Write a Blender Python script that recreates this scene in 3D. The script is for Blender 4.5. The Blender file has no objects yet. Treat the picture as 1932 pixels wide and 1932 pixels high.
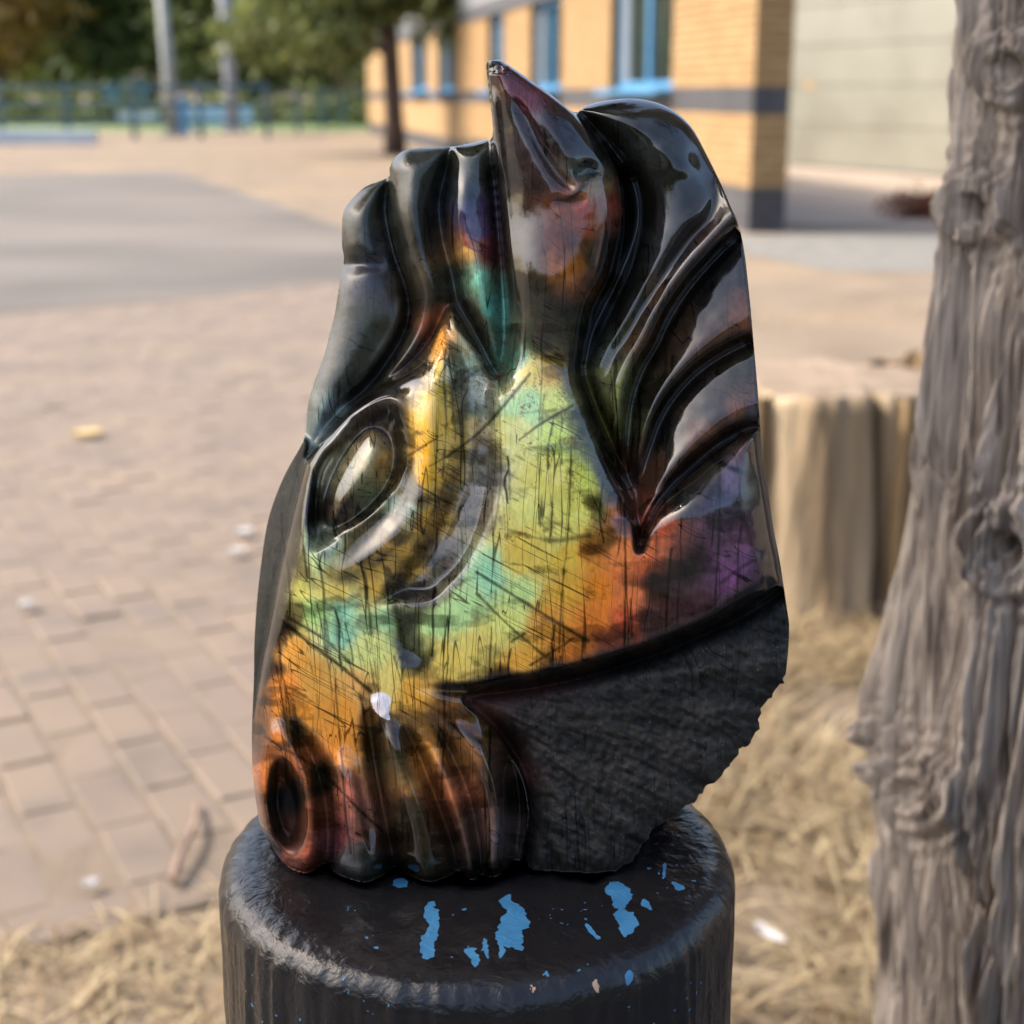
import bpy, bmesh, math, random
import numpy as np
from mathutils import Vector, Matrix

random.seed(7)
RNG = np.random.default_rng(11)
R = math.radians
scene = bpy.context.scene
COL = scene.collection

# ------------------------------------------------------------------ camera
CAM_H, PITCH, FPX = 1.14, R(15.7), 2812.0      # FPX: focal length for a 1932 px wide frame
cd = bpy.data.cameras.new('camera')
cam = bpy.data.objects.new('camera', cd)
COL.objects.link(cam)
cam.location = (0, 0, CAM_H)
cam.rotation_euler = (math.pi / 2 - PITCH, 0, 0)
cd.sensor_width = 36.0
cd.lens = 36.0 * FPX / 1932.0
cd.clip_start, cd.clip_end = 0.05, 2000
cd.dof.use_dof = True
cd.dof.focus_distance = 0.535
cd.dof.aperture_fstop = 10.0
scene.camera = cam

# ------------------------------------------------------------------ sky, sun, exposure
SUN_DIR = Vector((-1.0, 0.16, 1.05)).normalized()       # towards the sun
w = bpy.data.worlds.new('World')
scene.world = w
w.use_nodes = True
nt = w.node_tree
nt.nodes.clear()
sky = nt.nodes.new('ShaderNodeTexSky')
sky.sky_type = 'NISHITA'
sky.sun_disc = False
sky.sun_elevation = math.asin(SUN_DIR.z)
sky.sun_rotation = math.atan2(SUN_DIR.x, SUN_DIR.y)
sky.air_density, sky.dust_density, sky.ozone_density = 1.0, 5.0, 1.0
bg = nt.nodes.new('ShaderNodeBackground')
bg.inputs['Strength'].default_value = 0.15
wo = nt.nodes.new('ShaderNodeOutputWorld')
nt.links.new(sky.outputs[0], bg.inputs[0])
nt.links.new(bg.outputs[0], wo.inputs[0])
sd = bpy.data.lights.new('sun', 'SUN')
sd.energy, sd.angle, sd.color = 2.05, R(0.53), (1.0, 0.93, 0.82)
sun = bpy.data.objects.new('sun', sd)
COL.objects.link(sun)
sun.rotation_euler = (-SUN_DIR).to_track_quat('-Z', 'Y').to_euler()
scene.view_settings.view_transform = 'Standard'
scene.view_settings.look = 'None'
scene.view_settings.gamma = 1.0
scene.view_settings.exposure = 1.55

# ------------------------------------------------------------------ helpers
SP, CP = math.sin(PITCH), math.cos(PITCH)
def ray(x, y):                       # reference-frame pixel -> direction with unit depth along the lens axis
    a, b = (x - 966.0) / FPX, (y - 966.0) / FPX
    return np.array([a, CP - b * SP, -SP - b * CP])
def G(x, y, z=0.0):                  # where that line of sight meets the ground
    d = ray(x, y)
    t = (CAM_H - z) / -d[2]
    return Vector((d[0] * t, d[1] * t, z))
def at(x, y, Y):                     # point on that line of sight at a distance Y
    d = ray(x, y)
    t = Y / d[1]
    return Vector((d[0] * t, Y, CAM_H + d[2] * t))

def tag(o, label=None, cat=None, group=None, kind=None):
    if label: o['label'] = label
    if cat: o['category'] = cat
    if group: o['group'] = group
    if kind: o['kind'] = kind
    return o
def empty(name, loc=(0, 0, 0), rz=0.0):
    o = bpy.data.objects.new(name, None)
    o.location = loc
    o.rotation_euler = (0, 0, rz)
    o.empty_display_size = 0.05
    COL.objects.link(o)
    return o
def link(name, me, mat=None, parent=None, smooth=False):
    o = bpy.data.objects.new(name, me)
    COL.objects.link(o)
    if mat is not None and not me.materials: me.materials.append(mat)
    if parent is not None: o.parent = parent
    if smooth: me.shade_smooth()
    return o
def mesh_np(name, V, F):             # V (n,3), F (m,k) all the same k
    V = np.asarray(V, dtype=np.float32); F = np.asarray(F, dtype=np.int32)
    me = bpy.data.meshes.new(name)
    k = F.shape[1]
    me.vertices.add(len(V)); me.vertices.foreach_set('co', V.ravel())
    me.loops.add(F.size); me.loops.foreach_set('vertex_index', F.ravel())
    me.polygons.add(len(F))
    me.polygons.foreach_set('loop_start', np.arange(0, F.size, k, dtype=np.int32))
    me.update(calc_edges=True)
    return me
class MB:
    """collects boxes, tubes and quads into one mesh"""
    def __init__(s): s.v, s.f = [], []
    def add(s, vs, fs):
        o = len(s.v)
        s.v += [tuple(q) for q in vs]
        s.f += [tuple(i + o for i in f) for f in fs]
    def box(s, x0, x1, y0, y1, z0, z1, M=None):
        vs = [Vector((x, y, z)) for z in (z0, z1) for y in (y0, y1) for x in (x0, x1)]
        if M is not None: vs = [M @ q for q in vs]
        s.add(vs, [(0, 2, 3, 1), (4, 5, 7, 6), (0, 1, 5, 4), (2, 6, 7, 3), (0, 4, 6, 2), (1, 3, 7, 5)])
    def tube(s, pts, rad, n=8):
        pts = [Vector(p) for p in pts]
        if not isinstance(rad, (list, tuple)): rad = [rad] * len(pts)
        o = len(s.v)
        for i, p in enumerate(pts):
            t = (pts[min(i + 1, len(pts) - 1)] - pts[max(i - 1, 0)]).normalized()
            a = t.orthogonal().normalized() if abs(t.z) < .95 else Vector((1, 0, 0))
            a = (a - t * a.dot(t)).normalized(); b = t.cross(a)
            for k in range(n):
                q = 2 * math.pi * k / n
                s.v.append(tuple(p + (a * math.cos(q) + b * math.sin(q)) * rad[i]))
        for i in range(len(pts) - 1):
            for k in range(n):
                s.f.append((o + i * n + k, o + i * n + (k + 1) % n, o + (i + 1) * n + (k + 1) % n, o + (i + 1) * n + k))
        s.f.append(tuple(o + k for k in range(n))[::-1])
        s.f.append(tuple(o + (len(pts) - 1) * n + k for k in range(n)))
    def mesh(s, name='mesh', bevel=0.0, seg=1):
        me = bpy.data.meshes.new(name)
        me.from_pydata(s.v, [], s.f)
        bm = bmesh.new(); bm.from_mesh(me)
        bmesh.ops.recalc_face_normals(bm, faces=bm.faces)
        if bevel: bmesh.ops.bevel(bm, geom=bm.edges[:], offset=bevel, segments=seg, affect='EDGES', profile=.5)
        bm.to_mesh(me); bm.free()
        return me
    def build(s, name, mat, parent=None, bevel=0.0, smooth=False, seg=1):
        return link(name, s.mesh(name, bevel, seg), mat, parent, smooth)

# numpy value noise
_T = np.random.default_rng(5).random((256, 256)).astype(np.float32)
def vnoise(x, y):
    xi, yi = np.floor(x).astype(int), np.floor(y).astype(int)
    fx, fy = x - xi, y - yi
    fx = fx * fx * (3 - 2 * fx); fy = fy * fy * (3 - 2 * fy)
    a = _T[xi % 256, yi % 256]; b = _T[(xi + 1) % 256, yi % 256]
    c = _T[xi % 256, (yi + 1) % 256]; d = _T[(xi + 1) % 256, (yi + 1) % 256]
    return (a * (1 - fx) + b * fx) * (1 - fy) + (c * (1 - fx) + d * fx) * fy
def fbm(x, y, n=4, g=.5):
    s, a, t = 0, 1.0, 0
    for i in range(n):
        s = s + a * vnoise(x * 2 ** i + 17.3 * i, y * 2 ** i + 9.1 * i); t += a; a *= g
    return s / t
def sstep(a, b, x):
    t = np.clip((x - a) / (b - a), 0, 1)
    return t * t * (3 - 2 * t)
def lin(c):
    c = np.asarray(c, dtype=float) / 255.0
    return np.where(c <= .04045, c / 12.92, ((c + .055) / 1.055) ** 2.4)

# ------------------------------------------------------------------ materials
def mat(name):
    m = bpy.data.materials.new(name); m.use_nodes = True
    return m, m.node_tree.nodes, m.node_tree.links, m.node_tree.nodes['Principled BSDF']
def rgba(c): return (c[0], c[1], c[2], 1.0)
def noisy(name, c1, c2, scale=5.0, rough=.8, detail=6.0, bump=0.0, bscale=None, stretch=(1, 1, 1), metallic=0.0, spec=.5, c3=None, scale3=1.0, coords='Object'):
    m, N, L, P = mat(name)
    tc = N.new('ShaderNodeTexCoord'); mp = N.new('ShaderNodeMapping'); mp.inputs['Scale'].default_value = stretch
    L.new(tc.outputs[coords], mp.inputs[0])
    t = N.new('ShaderNodeTexNoise'); t.inputs['Scale'].default_value = scale; t.inputs['Detail'].default_value = detail
    L.new(mp.outputs[0], t.inputs['Vector'])
    r = N.new('ShaderNodeValToRGB'); r.color_ramp.elements[0].position = .32; r.color_ramp.elements[1].position = .68
    r.color_ramp.elements[0].color = rgba(c1); r.color_ramp.elements[1].color = rgba(c2)
    L.new(t.outputs['Fac'], r.inputs[0])
    out = r.outputs[0]
    if c3 is not None:
        t3 = N.new('ShaderNodeTexNoise'); t3.inputs['Scale'].default_value = scale3; t3.inputs['Detail'].default_value = 4
        L.new(mp.outputs[0], t3.inputs['Vector'])
        r3 = N.new('ShaderNodeValToRGB'); r3.color_ramp.elements[0].position = .5; r3.color_ramp.elements[1].position = .66
        L.new(t3.outputs['Fac'], r3.inputs[0])
        mx = N.new('ShaderNodeMixRGB'); L.new(r3.outputs[0], mx.inputs[0]); L.new(out, mx.inputs[1]); mx.inputs[2].default_value = rgba(c3)
        out = mx.outputs[0]
    L.new(out, P.inputs['Base Color'])
    P.inputs['Roughness'].default_value = rough; P.inputs['Metallic'].default_value = metallic
    P.inputs['Specular IOR Level'].default_value = spec
    if bump:
        b = N.new('ShaderNodeBump'); b.inputs['Strength'].default_value = bump; b.inputs['Distance'].default_value = .01
        t2 = N.new('ShaderNodeTexNoise'); t2.inputs['Scale'].default_value = bscale or scale * 4; t2.inputs['Detail'].default_value = 8
        L.new(mp.outputs[0], t2.inputs['Vector']); L.new(t2.outputs['Fac'], b.inputs['Height']); L.new(b.outputs[0], P.inputs['Normal'])
    return m
def per_object(name, c1, c2, rough=.8, scale=30.0, bump=.3):   # colour varies from piece to piece
    m, N, L, P = mat(name)
    oi = N.new('ShaderNodeObjectInfo'); tc = N.new('ShaderNodeTexCoord')
    ge = N.new('ShaderNodeNewGeometry')
    t = N.new('ShaderNodeTexNoise'); t.inputs['Scale'].default_value = scale; t.inputs['Detail'].default_value = 6
    L.new(tc.outputs['Object'], t.inputs['Vector'])
    ad = N.new('ShaderNodeMath'); ad.operation = 'ADD'
    L.new(oi.outputs['Random'], ad.inputs[0]); L.new(ge.outputs['Random Per Island'], ad.inputs[1])
    fr = N.new('ShaderNodeMath'); fr.operation = 'FRACT'; L.new(ad.outputs[0], fr.inputs[0])
    a2 = N.new('ShaderNodeMath'); a2.operation = 'MULTIPLY_ADD'; L.new(fr.outputs[0], a2.inputs[0]); a2.inputs[1].default_value = .55
    m3 = N.new('ShaderNodeMath'); m3.operation = 'MULTIPLY'; m3.inputs[1].default_value = .45; L.new(t.outputs['Fac'], m3.inputs[0])
    L.new(m3.outputs[0], a2.inputs[2])
    r = N.new('ShaderNodeValToRGB'); r.color_ramp.elements[0].color = rgba(c1); r.color_ramp.elements[1].color = rgba(c2)
    r.color_ramp.elements[0].position = .15; r.color_ramp.elements[1].position = .85
    L.new(a2.outputs[0], r.inputs[0]); L.new(r.outputs[0], P.inputs['Base Color'])
    P.inputs['Roughness'].default_value = rough
    if bump:
        b = N.new('ShaderNodeBump'); b.inputs['Strength'].default_value = bump; b.inputs['Distance'].default_value = .004
        L.new(t.outputs['Fac'], b.inputs['Height']); L.new(b.outputs[0], P.inputs['Normal'])
    return m

M = {}
M['ground'] = noisy('sandy_ground', (0.137, 0.102, 0.069), (0.203, 0.154, 0.106), 2.2, .95, 10, .5, 60, c3=(0.218, 0.160, 0.099), scale3=.55)
M['asphalt'] = noisy('old_asphalt', (.070, .062, .054), (.128, .112, .097), .8, .9, 9, .3, 90, (.55, 1, 1), c3=(.150, .128, .106), scale3=.30)
M['gravel'] = noisy('pale_gravel', (0.123, 0.118, 0.102), (0.184, 0.174, 0.154), 6, .95, 8, .6, 60)
M['sand_bed'] = noisy('jointing_sand', (0.126, 0.095, 0.068), (0.164, 0.125, 0.091), 20, .95, 6, .3)
def dusty(m, c, scale, lo, hi, amt):      # sand and grime swept over the pieces, laid out in the place itself
    N, L = m.node_tree.nodes, m.node_tree.links; P = N['Principled BSDF']
    src = P.inputs['Base Color'].links[0].from_socket
    ge = N.new('ShaderNodeNewGeometry'); t = N.new('ShaderNodeTexNoise'); t.inputs['Scale'].default_value = scale; t.inputs['Detail'].default_value = 7
    L.new(ge.outputs['Position'], t.inputs['Vector'])
    r = N.new('ShaderNodeMapRange'); r.inputs[1].default_value = lo; r.inputs[2].default_value = hi; r.inputs[4].default_value = amt
    L.new(t.outputs['Fac'], r.inputs[0])
    mx = N.new('ShaderNodeMixRGB'); L.new(r.outputs[0], mx.inputs[0]); L.new(src, mx.inputs[1]); mx.inputs[2].default_value = rgba(c)
    L.new(mx.outputs[0], P.inputs['Base Color']); return m
M['paver'] = per_object('clay_paver', (0.121, 0.092, 0.073), (0.160, 0.121, 0.095), .85, 18, .4)
dusty(M['paver'], (0.174, 0.131, 0.095), 2.6, .38, .62, .9); dusty(M['paver'], (0.092, 0.075, 0.064), 5.5, .52, .72, .75)
M['brick'] = per_object('buff_brick', (0.282, 0.169, 0.070), (0.361, 0.231, 0.107), .85, 30, .2)
M['dark_brick'] = per_object('charcoal_brick', (0.040, 0.040, 0.046), (0.068, 0.068, 0.076), .7, 30, .2)
M['mortar'] = noisy('mortar', (0.115, 0.080, 0.038), (0.147, 0.106, 0.054), 30, .95)
M['dark_mortar'] = noisy('dark_mortar', (.05, .05, .055), (.07, .07, .08), 30, .95)
M['far_brick'] = noisy('far_buff_brick', (0.282, 0.174, 0.074), (0.338, 0.220, 0.104), 3, .9)
M['blue_paint'] = noisy('blue_paint', (0.062, 0.220, 0.422), (0.088, 0.273, 0.484), 4, .4)
M['grey_frame'] = noisy('grey_window_frame', (.11, .14, .18), (.15, .18, .22), 4, .5)
M['glass'] = noisy('window_glass', (.012, .02, .02), (.03, .04, .04), 1.5, .06)
M['fascia'] = noisy('dark_fascia', (0.064, 0.068, 0.080), (0.088, 0.092, 0.104), 3, .6)
M['soffit'] = noisy('pale_soffit', (0.360, 0.384, 0.416), (0.440, 0.464, 0.496), 3, .7)
M['cream'] = noisy('cream_door_paint', (0.231, 0.226, 0.183), (0.265, 0.259, 0.214), 1.2, .5, c3=(0.214, 0.206, 0.169), scale3=.8)
M['cream_wall'] = noisy('pale_wall', (0.254, 0.237, 0.197), (0.293, 0.276, 0.231), 1.5, .8)
M['concrete'] = noisy('concrete', (0.285, 0.222, 0.167), (0.359, 0.285, 0.217), 1.2, .9, 8, .2, 30)
M['pole'] = noisy('galvanised_pole', (0.205, 0.218, 0.243), (0.269, 0.282, 0.307), 4, .5)
M['green_pole'] = noisy('weathered_pole', (0.192, 0.211, 0.198), (0.256, 0.269, 0.256), 4, .6)
M['dark_rail'] = noisy('dark_teal_rail', (.030, .075, .105), (.045, .105, .14), 4, .5)
M['pale_blue'] = noisy('pale_blue_paint', (0.211, 0.384, 0.557), (0.307, 0.480, 0.634), 2, .5)
M['white_blue'] = noisy('whitish_blue_paint', (0.360, 0.440, 0.528), (0.440, 0.512, 0.576), 2, .5)
M['bark_dark'] = noisy('brown_bark', (.06, .04, .03), (.12, .085, .065), 12, .95, 8, .8, 30, (1, 1, .25))
M['dry_leaf'] = noisy('dry_leaf', (.45, .20, .06), (.65, .38, .12), 20, .8)
M['red_leaf'] = noisy('red_brown_leaves', (0.160, 0.048, 0.024), (0.264, 0.096, 0.048), 6, .8)
M['white_scrap'] = noisy('white_scrap', (0.360, 0.344, 0.344), (0.464, 0.448, 0.448), 20, .7)
M['yellow_leaf'] = noisy('yellow_leaf', (0.480, 0.360, 0.144), (0.560, 0.416, 0.176), 20, .7)
M['twig'] = noisy('twig_bark', (.16, .10, .07), (.26, .18, .13), 40, .9)
def leafmat(name, c1, c2):
    m, N, L, P = mat(name)
    ge = N.new('ShaderNodeNewGeometry')
    r = N.new('ShaderNodeValToRGB'); r.color_ramp.elements[0].color = rgba(c1); r.color_ramp.elements[1].color = rgba(c2)
    L.new(ge.outputs['Random Per Island'], r.inputs[0]); L.new(r.outputs[0], P.inputs['Base Color'])
    P.inputs['Roughness'].default_value = .6
    tr = N.new('ShaderNodeBsdfTranslucent'); L.new(r.outputs[0], tr.inputs[0])
    mx = N.new('ShaderNodeMixShader'); mx.inputs[0].default_value = .3
    L.new(P.outputs[0], mx.inputs[1]); L.new(tr.outputs[0], mx.inputs[2])
    L.new(mx.outputs[0], N['Material Output'].inputs[0])
    return m
M['straw'] = leafmat('dry_straw', (0.201, 0.130, 0.066), (0.473, 0.378, 0.224))
M['leaf_dark'] = leafmat('dark_foliage', (0.054, 0.081, 0.024), (0.140, 0.173, 0.049))
M['leaf_mid'] = leafmat('mid_foliage', (0.104, 0.133, 0.035), (0.232, 0.255, 0.081))
M['leaf_gold'] = leafmat('golden_foliage', (0.229, 0.135, 0.031), (0.374, 0.229, 0.052))
M['leaf_cypress'] = leafmat('cypress_foliage', (.03, .05, .02), (.07, .10, .04))

# ------------------------------------------------------------------ ground and paving
def sheet(name, pts, z, m, kind='structure', label=None):
    me = bpy.data.meshes.new(name)
    me.from_pydata([(p[0], p[1], z) for p in pts], [], [tuple(range(len(pts)))])
    bm = bmesh.new(); bm.from_mesh(me); bmesh.ops.recalc_face_normals(bm, faces=bm.faces)
    for f in bm.faces:
        if f.normal.z < 0: f.normal_flip()
    bm.to_mesh(me); bm.free()
    o = link(name, me, m); o['kind'] = kind
    return o
def smooth_closed(ctrl, n=8):
    c = np.asarray(ctrl, float); out = []
    k = len(c)
    for i in range(k):
        p0, p1, p2, p3 = c[i - 1], c[i], c[(i + 1) % k], c[(i + 2) % k]
        for t in np.arange(n) / n:
            out.append(.5 * (2 * p1 + (p2 - p0) * t + (2 * p0 - 5 * p1 + 4 * p2 - p3) * t * t + (3 * p1 - p0 - 3 * p2 + p3) * t ** 3))
    return np.array(out)
def smooth_open(ctrl, n=8):
    c = np.asarray(ctrl, float); c = np.vstack([2 * c[0] - c[1], c, 2 * c[-1] - c[-2]]); out = []
    for i in range(1, len(c) - 2):
        p0, p1, p2, p3 = c[i - 1], c[i], c[i + 1], c[i + 2]
        for t in np.arange(n) / n:
            out.append(.5 * (2 * p1 + (p2 - p0) * t + (2 * p0 - 5 * p1 + 4 * p2 - p3) * t * t + (3 * p1 - p0 - 3 * p2 + p3) * t ** 3))
    out.append(c[-2])
    return np.array(out)

sheet('ground', [(-900, -900), (900, -900), (900, 900), (-900, 900)], 0.0, M['ground'])
# asphalt yard on the left
a_pts = [G(-700, 640), G(0, 592), G(330, 566), G(640, 532), G(900, 505), G(900, 470), G(640, 428), G(520, 385), G(380, 340), G(330, 322), G(0, 330), G(-700, 330)]
sheet('asphalt_yard', [(p.x, p.y) for p in a_pts], 0.004, M['asphalt'])
g_pts = [G(1200, 452), G(1420, 446), G(1900, 436), G(2300, 440), G(2300, 540), G(1900, 530), G(1740, 512), G(1560, 512), G(1410, 480), G(1200, 470)]
sheet('gravel_strip', [(p.x, p.y) for p in g_pts], 0.004, M['gravel'])
c_pts = [G(1380, 300), G(1950, 345), G(2500, 380), G(2500, 432), G(1900, 430), G(1420, 424), G(1380, 420)]
sheet('concrete_apron', [(p.x, p.y) for p in c_pts], 0.004, M['concrete'])

sheet('added_dark_path', [(-40, -7), (40, -7), (40, 1.05), (-40, 1.05)], 0.004, noisy('added_path_asphalt', (.040, .040, .042), (.065, .064, .064), 3, .9, 8, .3, 90))  # unseen ground strip, added dark to keep the carving's reflections black
# brick paving
P0, P1 = G(0, 1812), G(430, 1702)                    # front edge of the paving
ex = (P1 - P0).normalized(); ey = Vector((-ex.y, ex.x, 0))
bed = [P0 - ex * 6.5, P0 + ex * 1.55, P0 + ex * 2.6 + ey * 3.2, G(900, 503), G(640, 534), G(330, 568), G(0, 594), G(-900, 655)]
paving = sheet('brick_paving', [(p.x, p.y) for p in bed], 0.006, M['sand_bed'])
def brick_mesh(name, lx, ly, lz, bev):
    b = MB(); b.box(-lx / 2, lx / 2, -ly / 2, ly / 2, 0, lz); return b.mesh(name, bev)
pv_me = [brick_mesh('paver', .094, .194, .05, .005), brick_mesh('edge_paver', .194, .094, .05, .005)]
for m_ in pv_me: m_.materials.append(M['paver'])
top_edge = np.array([(p.x, p.y) for p in (G(-900, 655), G(0, 594), G(330, 568), G(640, 534), G(900, 503))])
def beyond(x, y):
    return y > np.interp(x, top_edge[:, 0], top_edge[:, 1]) - .12
slots = []
for i in range(-34, 20):
    slots.append((i * .2 + .1, .05, 1))
for j in range(0, 46):
    for i in range(-64, 46):
        slots.append((i * .1 + .05, .1 + j * .2 + (.1 if i % 2 else 0) + .1, 0))
near, far = [], []
for (a, b, k) in slots:
    p = P0 + ex * a + ey * b
    if beyond(p.x, p.y): continue
    if p.x > .15 + .12 * p.y or p.x < -6.0: continue
    dep = p.y * CP + CAM_H * SP
    px = 966 + FPX * p.x / dep
    py = 966 - FPX * (p.y * SP - CAM_H * CP) / dep
    vis = (-30 < px < 700) and py < 1960
    (near if vis else far).append((dep, p, k))
near.sort(key=lambda q: q[0])
far += near[300:]; near = near[:300]
rz0 = math.atan2(ex.y, ex.x)
for dep, p, k in near:
    o = bpy.data.objects.new('paver', pv_me[k]); COL.objects.link(o); o.parent = paving
    o.location = (p.x, p.y, -.0412 + random.uniform(-.0025, .0025))
    o.rotation_euler = (random.gauss(0, .008), random.gauss(0, .008), rz0 + random.gauss(0, .012))
def joined(me, places):              # many copies of a small mesh as one mesh
    n = len(me.vertices); co = np.zeros(n * 3, np.float32); me.vertices.foreach_get('co', co); co = co.reshape(-1, 3)
    polys = [list(p.vertices) for p in me.polygons]
    Vs, Fs = [], []
    for i, Mx in enumerate(places):
        A = np.array(Mx); Vs.append(co @ A[:3, :3].T + A[:3, 3])
        Fs += [[q + i * n for q in f] for f in polys]
    out = bpy.data.meshes.new('joined'); out.from_pydata(np.vstack(Vs).tolist(), [], Fs); return out
for k in (0, 1):
    pl = [Matrix.Translation((p.x, p.y, -.0412 + random.uniform(-.002, .002))) @ Matrix.Rotation(rz0 + random.gauss(0, .01), 4, 'Z') for d_, p, kk in far if kk == k]
    if pl:
        o = link('far_pavers' if k == 0 else 'far_edge_pavers', joined(pv_me[k], pl), M['paver'], paving); o['kind'] = 'stuff'


# ------------------------------------------------------------------ brick building with blue windows
A0 = G(1410, 440); B0 = G(742, 262)
wd_ = (B0 - A0).normalized()                       # along the long wall, away from the camera
nl_ = Vector((-wd_.y, wd_.x, 0))                   # outward normal of the long wall (towards the yard)
if nl_.x > 0: nl_ = -nl_
rt_ = -nl_                                         # along the short end face
WL = (B0 - A0).length
WM = Matrix(((wd_.x, nl_.x, 0, A0.x), (wd_.y, nl_.y, 0, A0.y), (0, 0, 1, 0), (0, 0, 0, 1)))   # x along wall, y outward, z up
def wall_s(px):                                    # distance along the wall seen at that column
    k = (px - 966.0) / FPX
    # solve X/depth = k for a point A0 + s*wd at eye height
    f = lambda s: (A0.x + wd_.x * s) / ((A0.y + wd_.y * s) * CP)
    lo, hi = 0.0, WL * 1.6
    for _ in range(60):
        mid = (lo + hi) / 2
        if f(mid) > k: lo = mid
        else: hi = mid
    return (lo + hi) / 2
bld = empty('brick_building', (A0.x, A0.y, 0), math.atan2(wd_.y, wd_.x))
flip = nl_.dot(Vector((-wd_.y, wd_.x, 0)))         # +1 when local +y is outward
tag(bld, 'buff brick building with dark soldier courses and blue framed windows', 'building')
OY = 1.0 if flip > 0 else -1.0
TH = .34
PLINTH, BAND0, BAND1, HEAD = .34, .965, 1.18, 2.34
win = [(1266, 1150), (1056, 1000), (950, 921), (858, 826), (806, 775)]
wins = [(wall_s(a), wall_s(b)) for a, b in win]
def wbox(name, m, s0, s1, o0, o1, z0, z1, bevel=0.0, parent=bld):
    b = MB(); ys = sorted((o0 * OY, o1 * OY)); b.box(s0, s1, ys[0], ys[1], z0, z1)
    return b.build(name, m, parent, bevel)
# mortar cores: pier, wall under the windows, piers between the windows, wall above
s_end = WL * 1.25
wbox('pier_core', M['mortar'], .012, wins[0][0] - .012, -TH + .012, -.012, 0, 3.2)
wbox('wall_core', M['mortar'], wins[0][0] - .010, s_end, -TH, -.012, 0, BAND1 - .03)
for i, (a, b) in enumerate(wins):
    nx = wins[i + 1][0] if i + 1 < len(wins) else s_end
    wbox('window_pier_core', M['mortar'], b, nx, -TH, -.012, BAND1 - .028, HEAD)
wbox('lintel', M['fascia'], wins[0][0] - .008, s_end, -TH, .03, HEAD + .002, HEAD + .24)
wbox('upper_wall', M['soffit'], wins[0][0] - .008, s_end, -TH, -.02, HEAD + .242, 3.2)
b = MB(); ys = sorted((.5 * OY, -.5 * OY)); b.box(-.3, s_end, ys[0], ys[1], 3.202, 3.40)
b.build('roof', M['fascia'], bld)
# bricks on the near pier, one by one
BL, BH, BD = .215, .065, .10
def bmesh_(lx, ly, lz, m, nm):
    q = MB(); q.box(0, lx, 0, ly, 0, lz); me = q.mesh(nm, .003); me.materials.append(m); return me
B_or, B_dk = bmesh_(BL, BD, BH, M['brick'], 'brick'), bmesh_(BL, BD, BH, M['dark_brick'], 'dark_brick')
H_or, H_dk = bmesh_(.1025, BD, BH, M['brick'], 'half_brick'), bmesh_(.1025, BD, BH, M['dark_brick'], 'dark_half_brick')
S_dk = bmesh_(BH, BD, BL - .005, M['dark_brick'], 'soldier_brick')
def put(name, me, loc, rz=0.0):
    o = bpy.data.objects.new(name, me); COL.objects.link(o); o.parent = bld
    o.location = loc; o.rotation_euler = (0, 0, rz)
    return o
rows = []
z = .0
while z < 1.95:
    if PLINTH <= z < PLINTH + .02 and False: pass
    if BAND0 - .02 < z < BAND1 - .02:
        rows.append(('s', z)); z += .22
    else:
        rows.append(('d' if z < PLINTH - .02 else 'o', z)); z += .075
PW = wins[0][0]
yo = (0.0 - BD) if OY > 0 else 0.0               # long face bricks lie just under the face
far_places = {'o': [], 'd': [], 's': []}
for ri, (t, z) in enumerate(rows):
    jit = lambda: random.uniform(-.0012, .0012)
    if t == 's':
        n = int(PW / .075)
        for i in range(n): put('soldier_brick', S_dk, (i * .075 + .002, yo + jit(), z))
        for i in range(4): put('soldier_brick', S_dk, (0 + jit(), (-.02 - i * .075 - BH * .0) * OY + (0 if OY > 0 else 0), z), -math.pi / 2 * OY)
        continue
    me, hm = (B_or, H_or) if t == 'o' else (B_dk, H_dk)
    s = .0 if ri % 2 else -.1125
    while s < PW - .02:
        if s < 0: put('brick', hm, (.0 + .003, yo + jit(), z))
        elif s + BL > PW: put('brick', hm, (s, yo + jit(), z))
        else: put('brick', me, (s + .003, yo + jit(), z))
        s += .225
    # end face: one and a half bricks
    y0 = -.004
    put('brick', me if ri % 2 else hm, (jit(), y0 * OY - .0, z), -math.pi / 2 * OY)
    put('brick', hm if ri % 2 else me, (jit(), (y0 - (.225 if ri % 2 else .1125)) * OY, z), -math.pi / 2 * OY)
# the same courses further along the wall, joined
def far_courses(s0, s1, z0, z1):
    zz = 0.0; ri = 0
    for t, z in rows_full:
        hh = .215 if t == 's' else .065
        if z >= z0 - .01 and z + hh <= z1 + .03:
            st = .075 if t == 's' else .225
            s = s0 + (.05 if ri % 2 else 0)
            while s + st < s1 + .05:
                far_places[t].append(Matrix.Translation((s, yo, z))); s += st
        ri += 1
rows_full = list(rows); z = rows[-1][1] + .075
while z < HEAD - .06: rows_full.append(('o', z)); z += .075
S_FAR = wall_s(880)
far_courses(PW + .01, S_FAR, 0, BAND1)
for i, (a, b) in enumerate(wins[:3]):
    far_courses(b, min(wins[i + 1][0], S_FAR), BAND1, HEAD)
for t, me, nm in (('o', B_or, 'far_bricks'), ('d', B_dk, 'far_plinth_bricks'), ('s', S_dk, 'far_soldier_bricks')):
    if far_places[t]:
        mj = joined(me, far_places[t]); o = link(nm, mj, me.materials[0], bld); o['kind'] = 'stuff'
wbox('far_wall_face', M['far_brick'], S_FAR + .02, s_end, -.05, -.001, .30, BAND0)
wbox('far_plinth', M['dark_brick'], S_FAR + .02, s_end, -.05, .0, 0, .298)
wbox('far_band', M['dark_brick'], S_FAR + .02, s_end, -.05, .0, BAND0 + .002, BAND1 - .03)
for i in (2, 3, 4):
    nx = wins[i + 1][0] if i + 1 < len(wins) else s_end
    wbox('far_pier_face', M['far_brick'], max(wins[i][1], S_FAR + .02) + .002, nx - .002, -.05, -.001, BAND1, HEAD)
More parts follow.
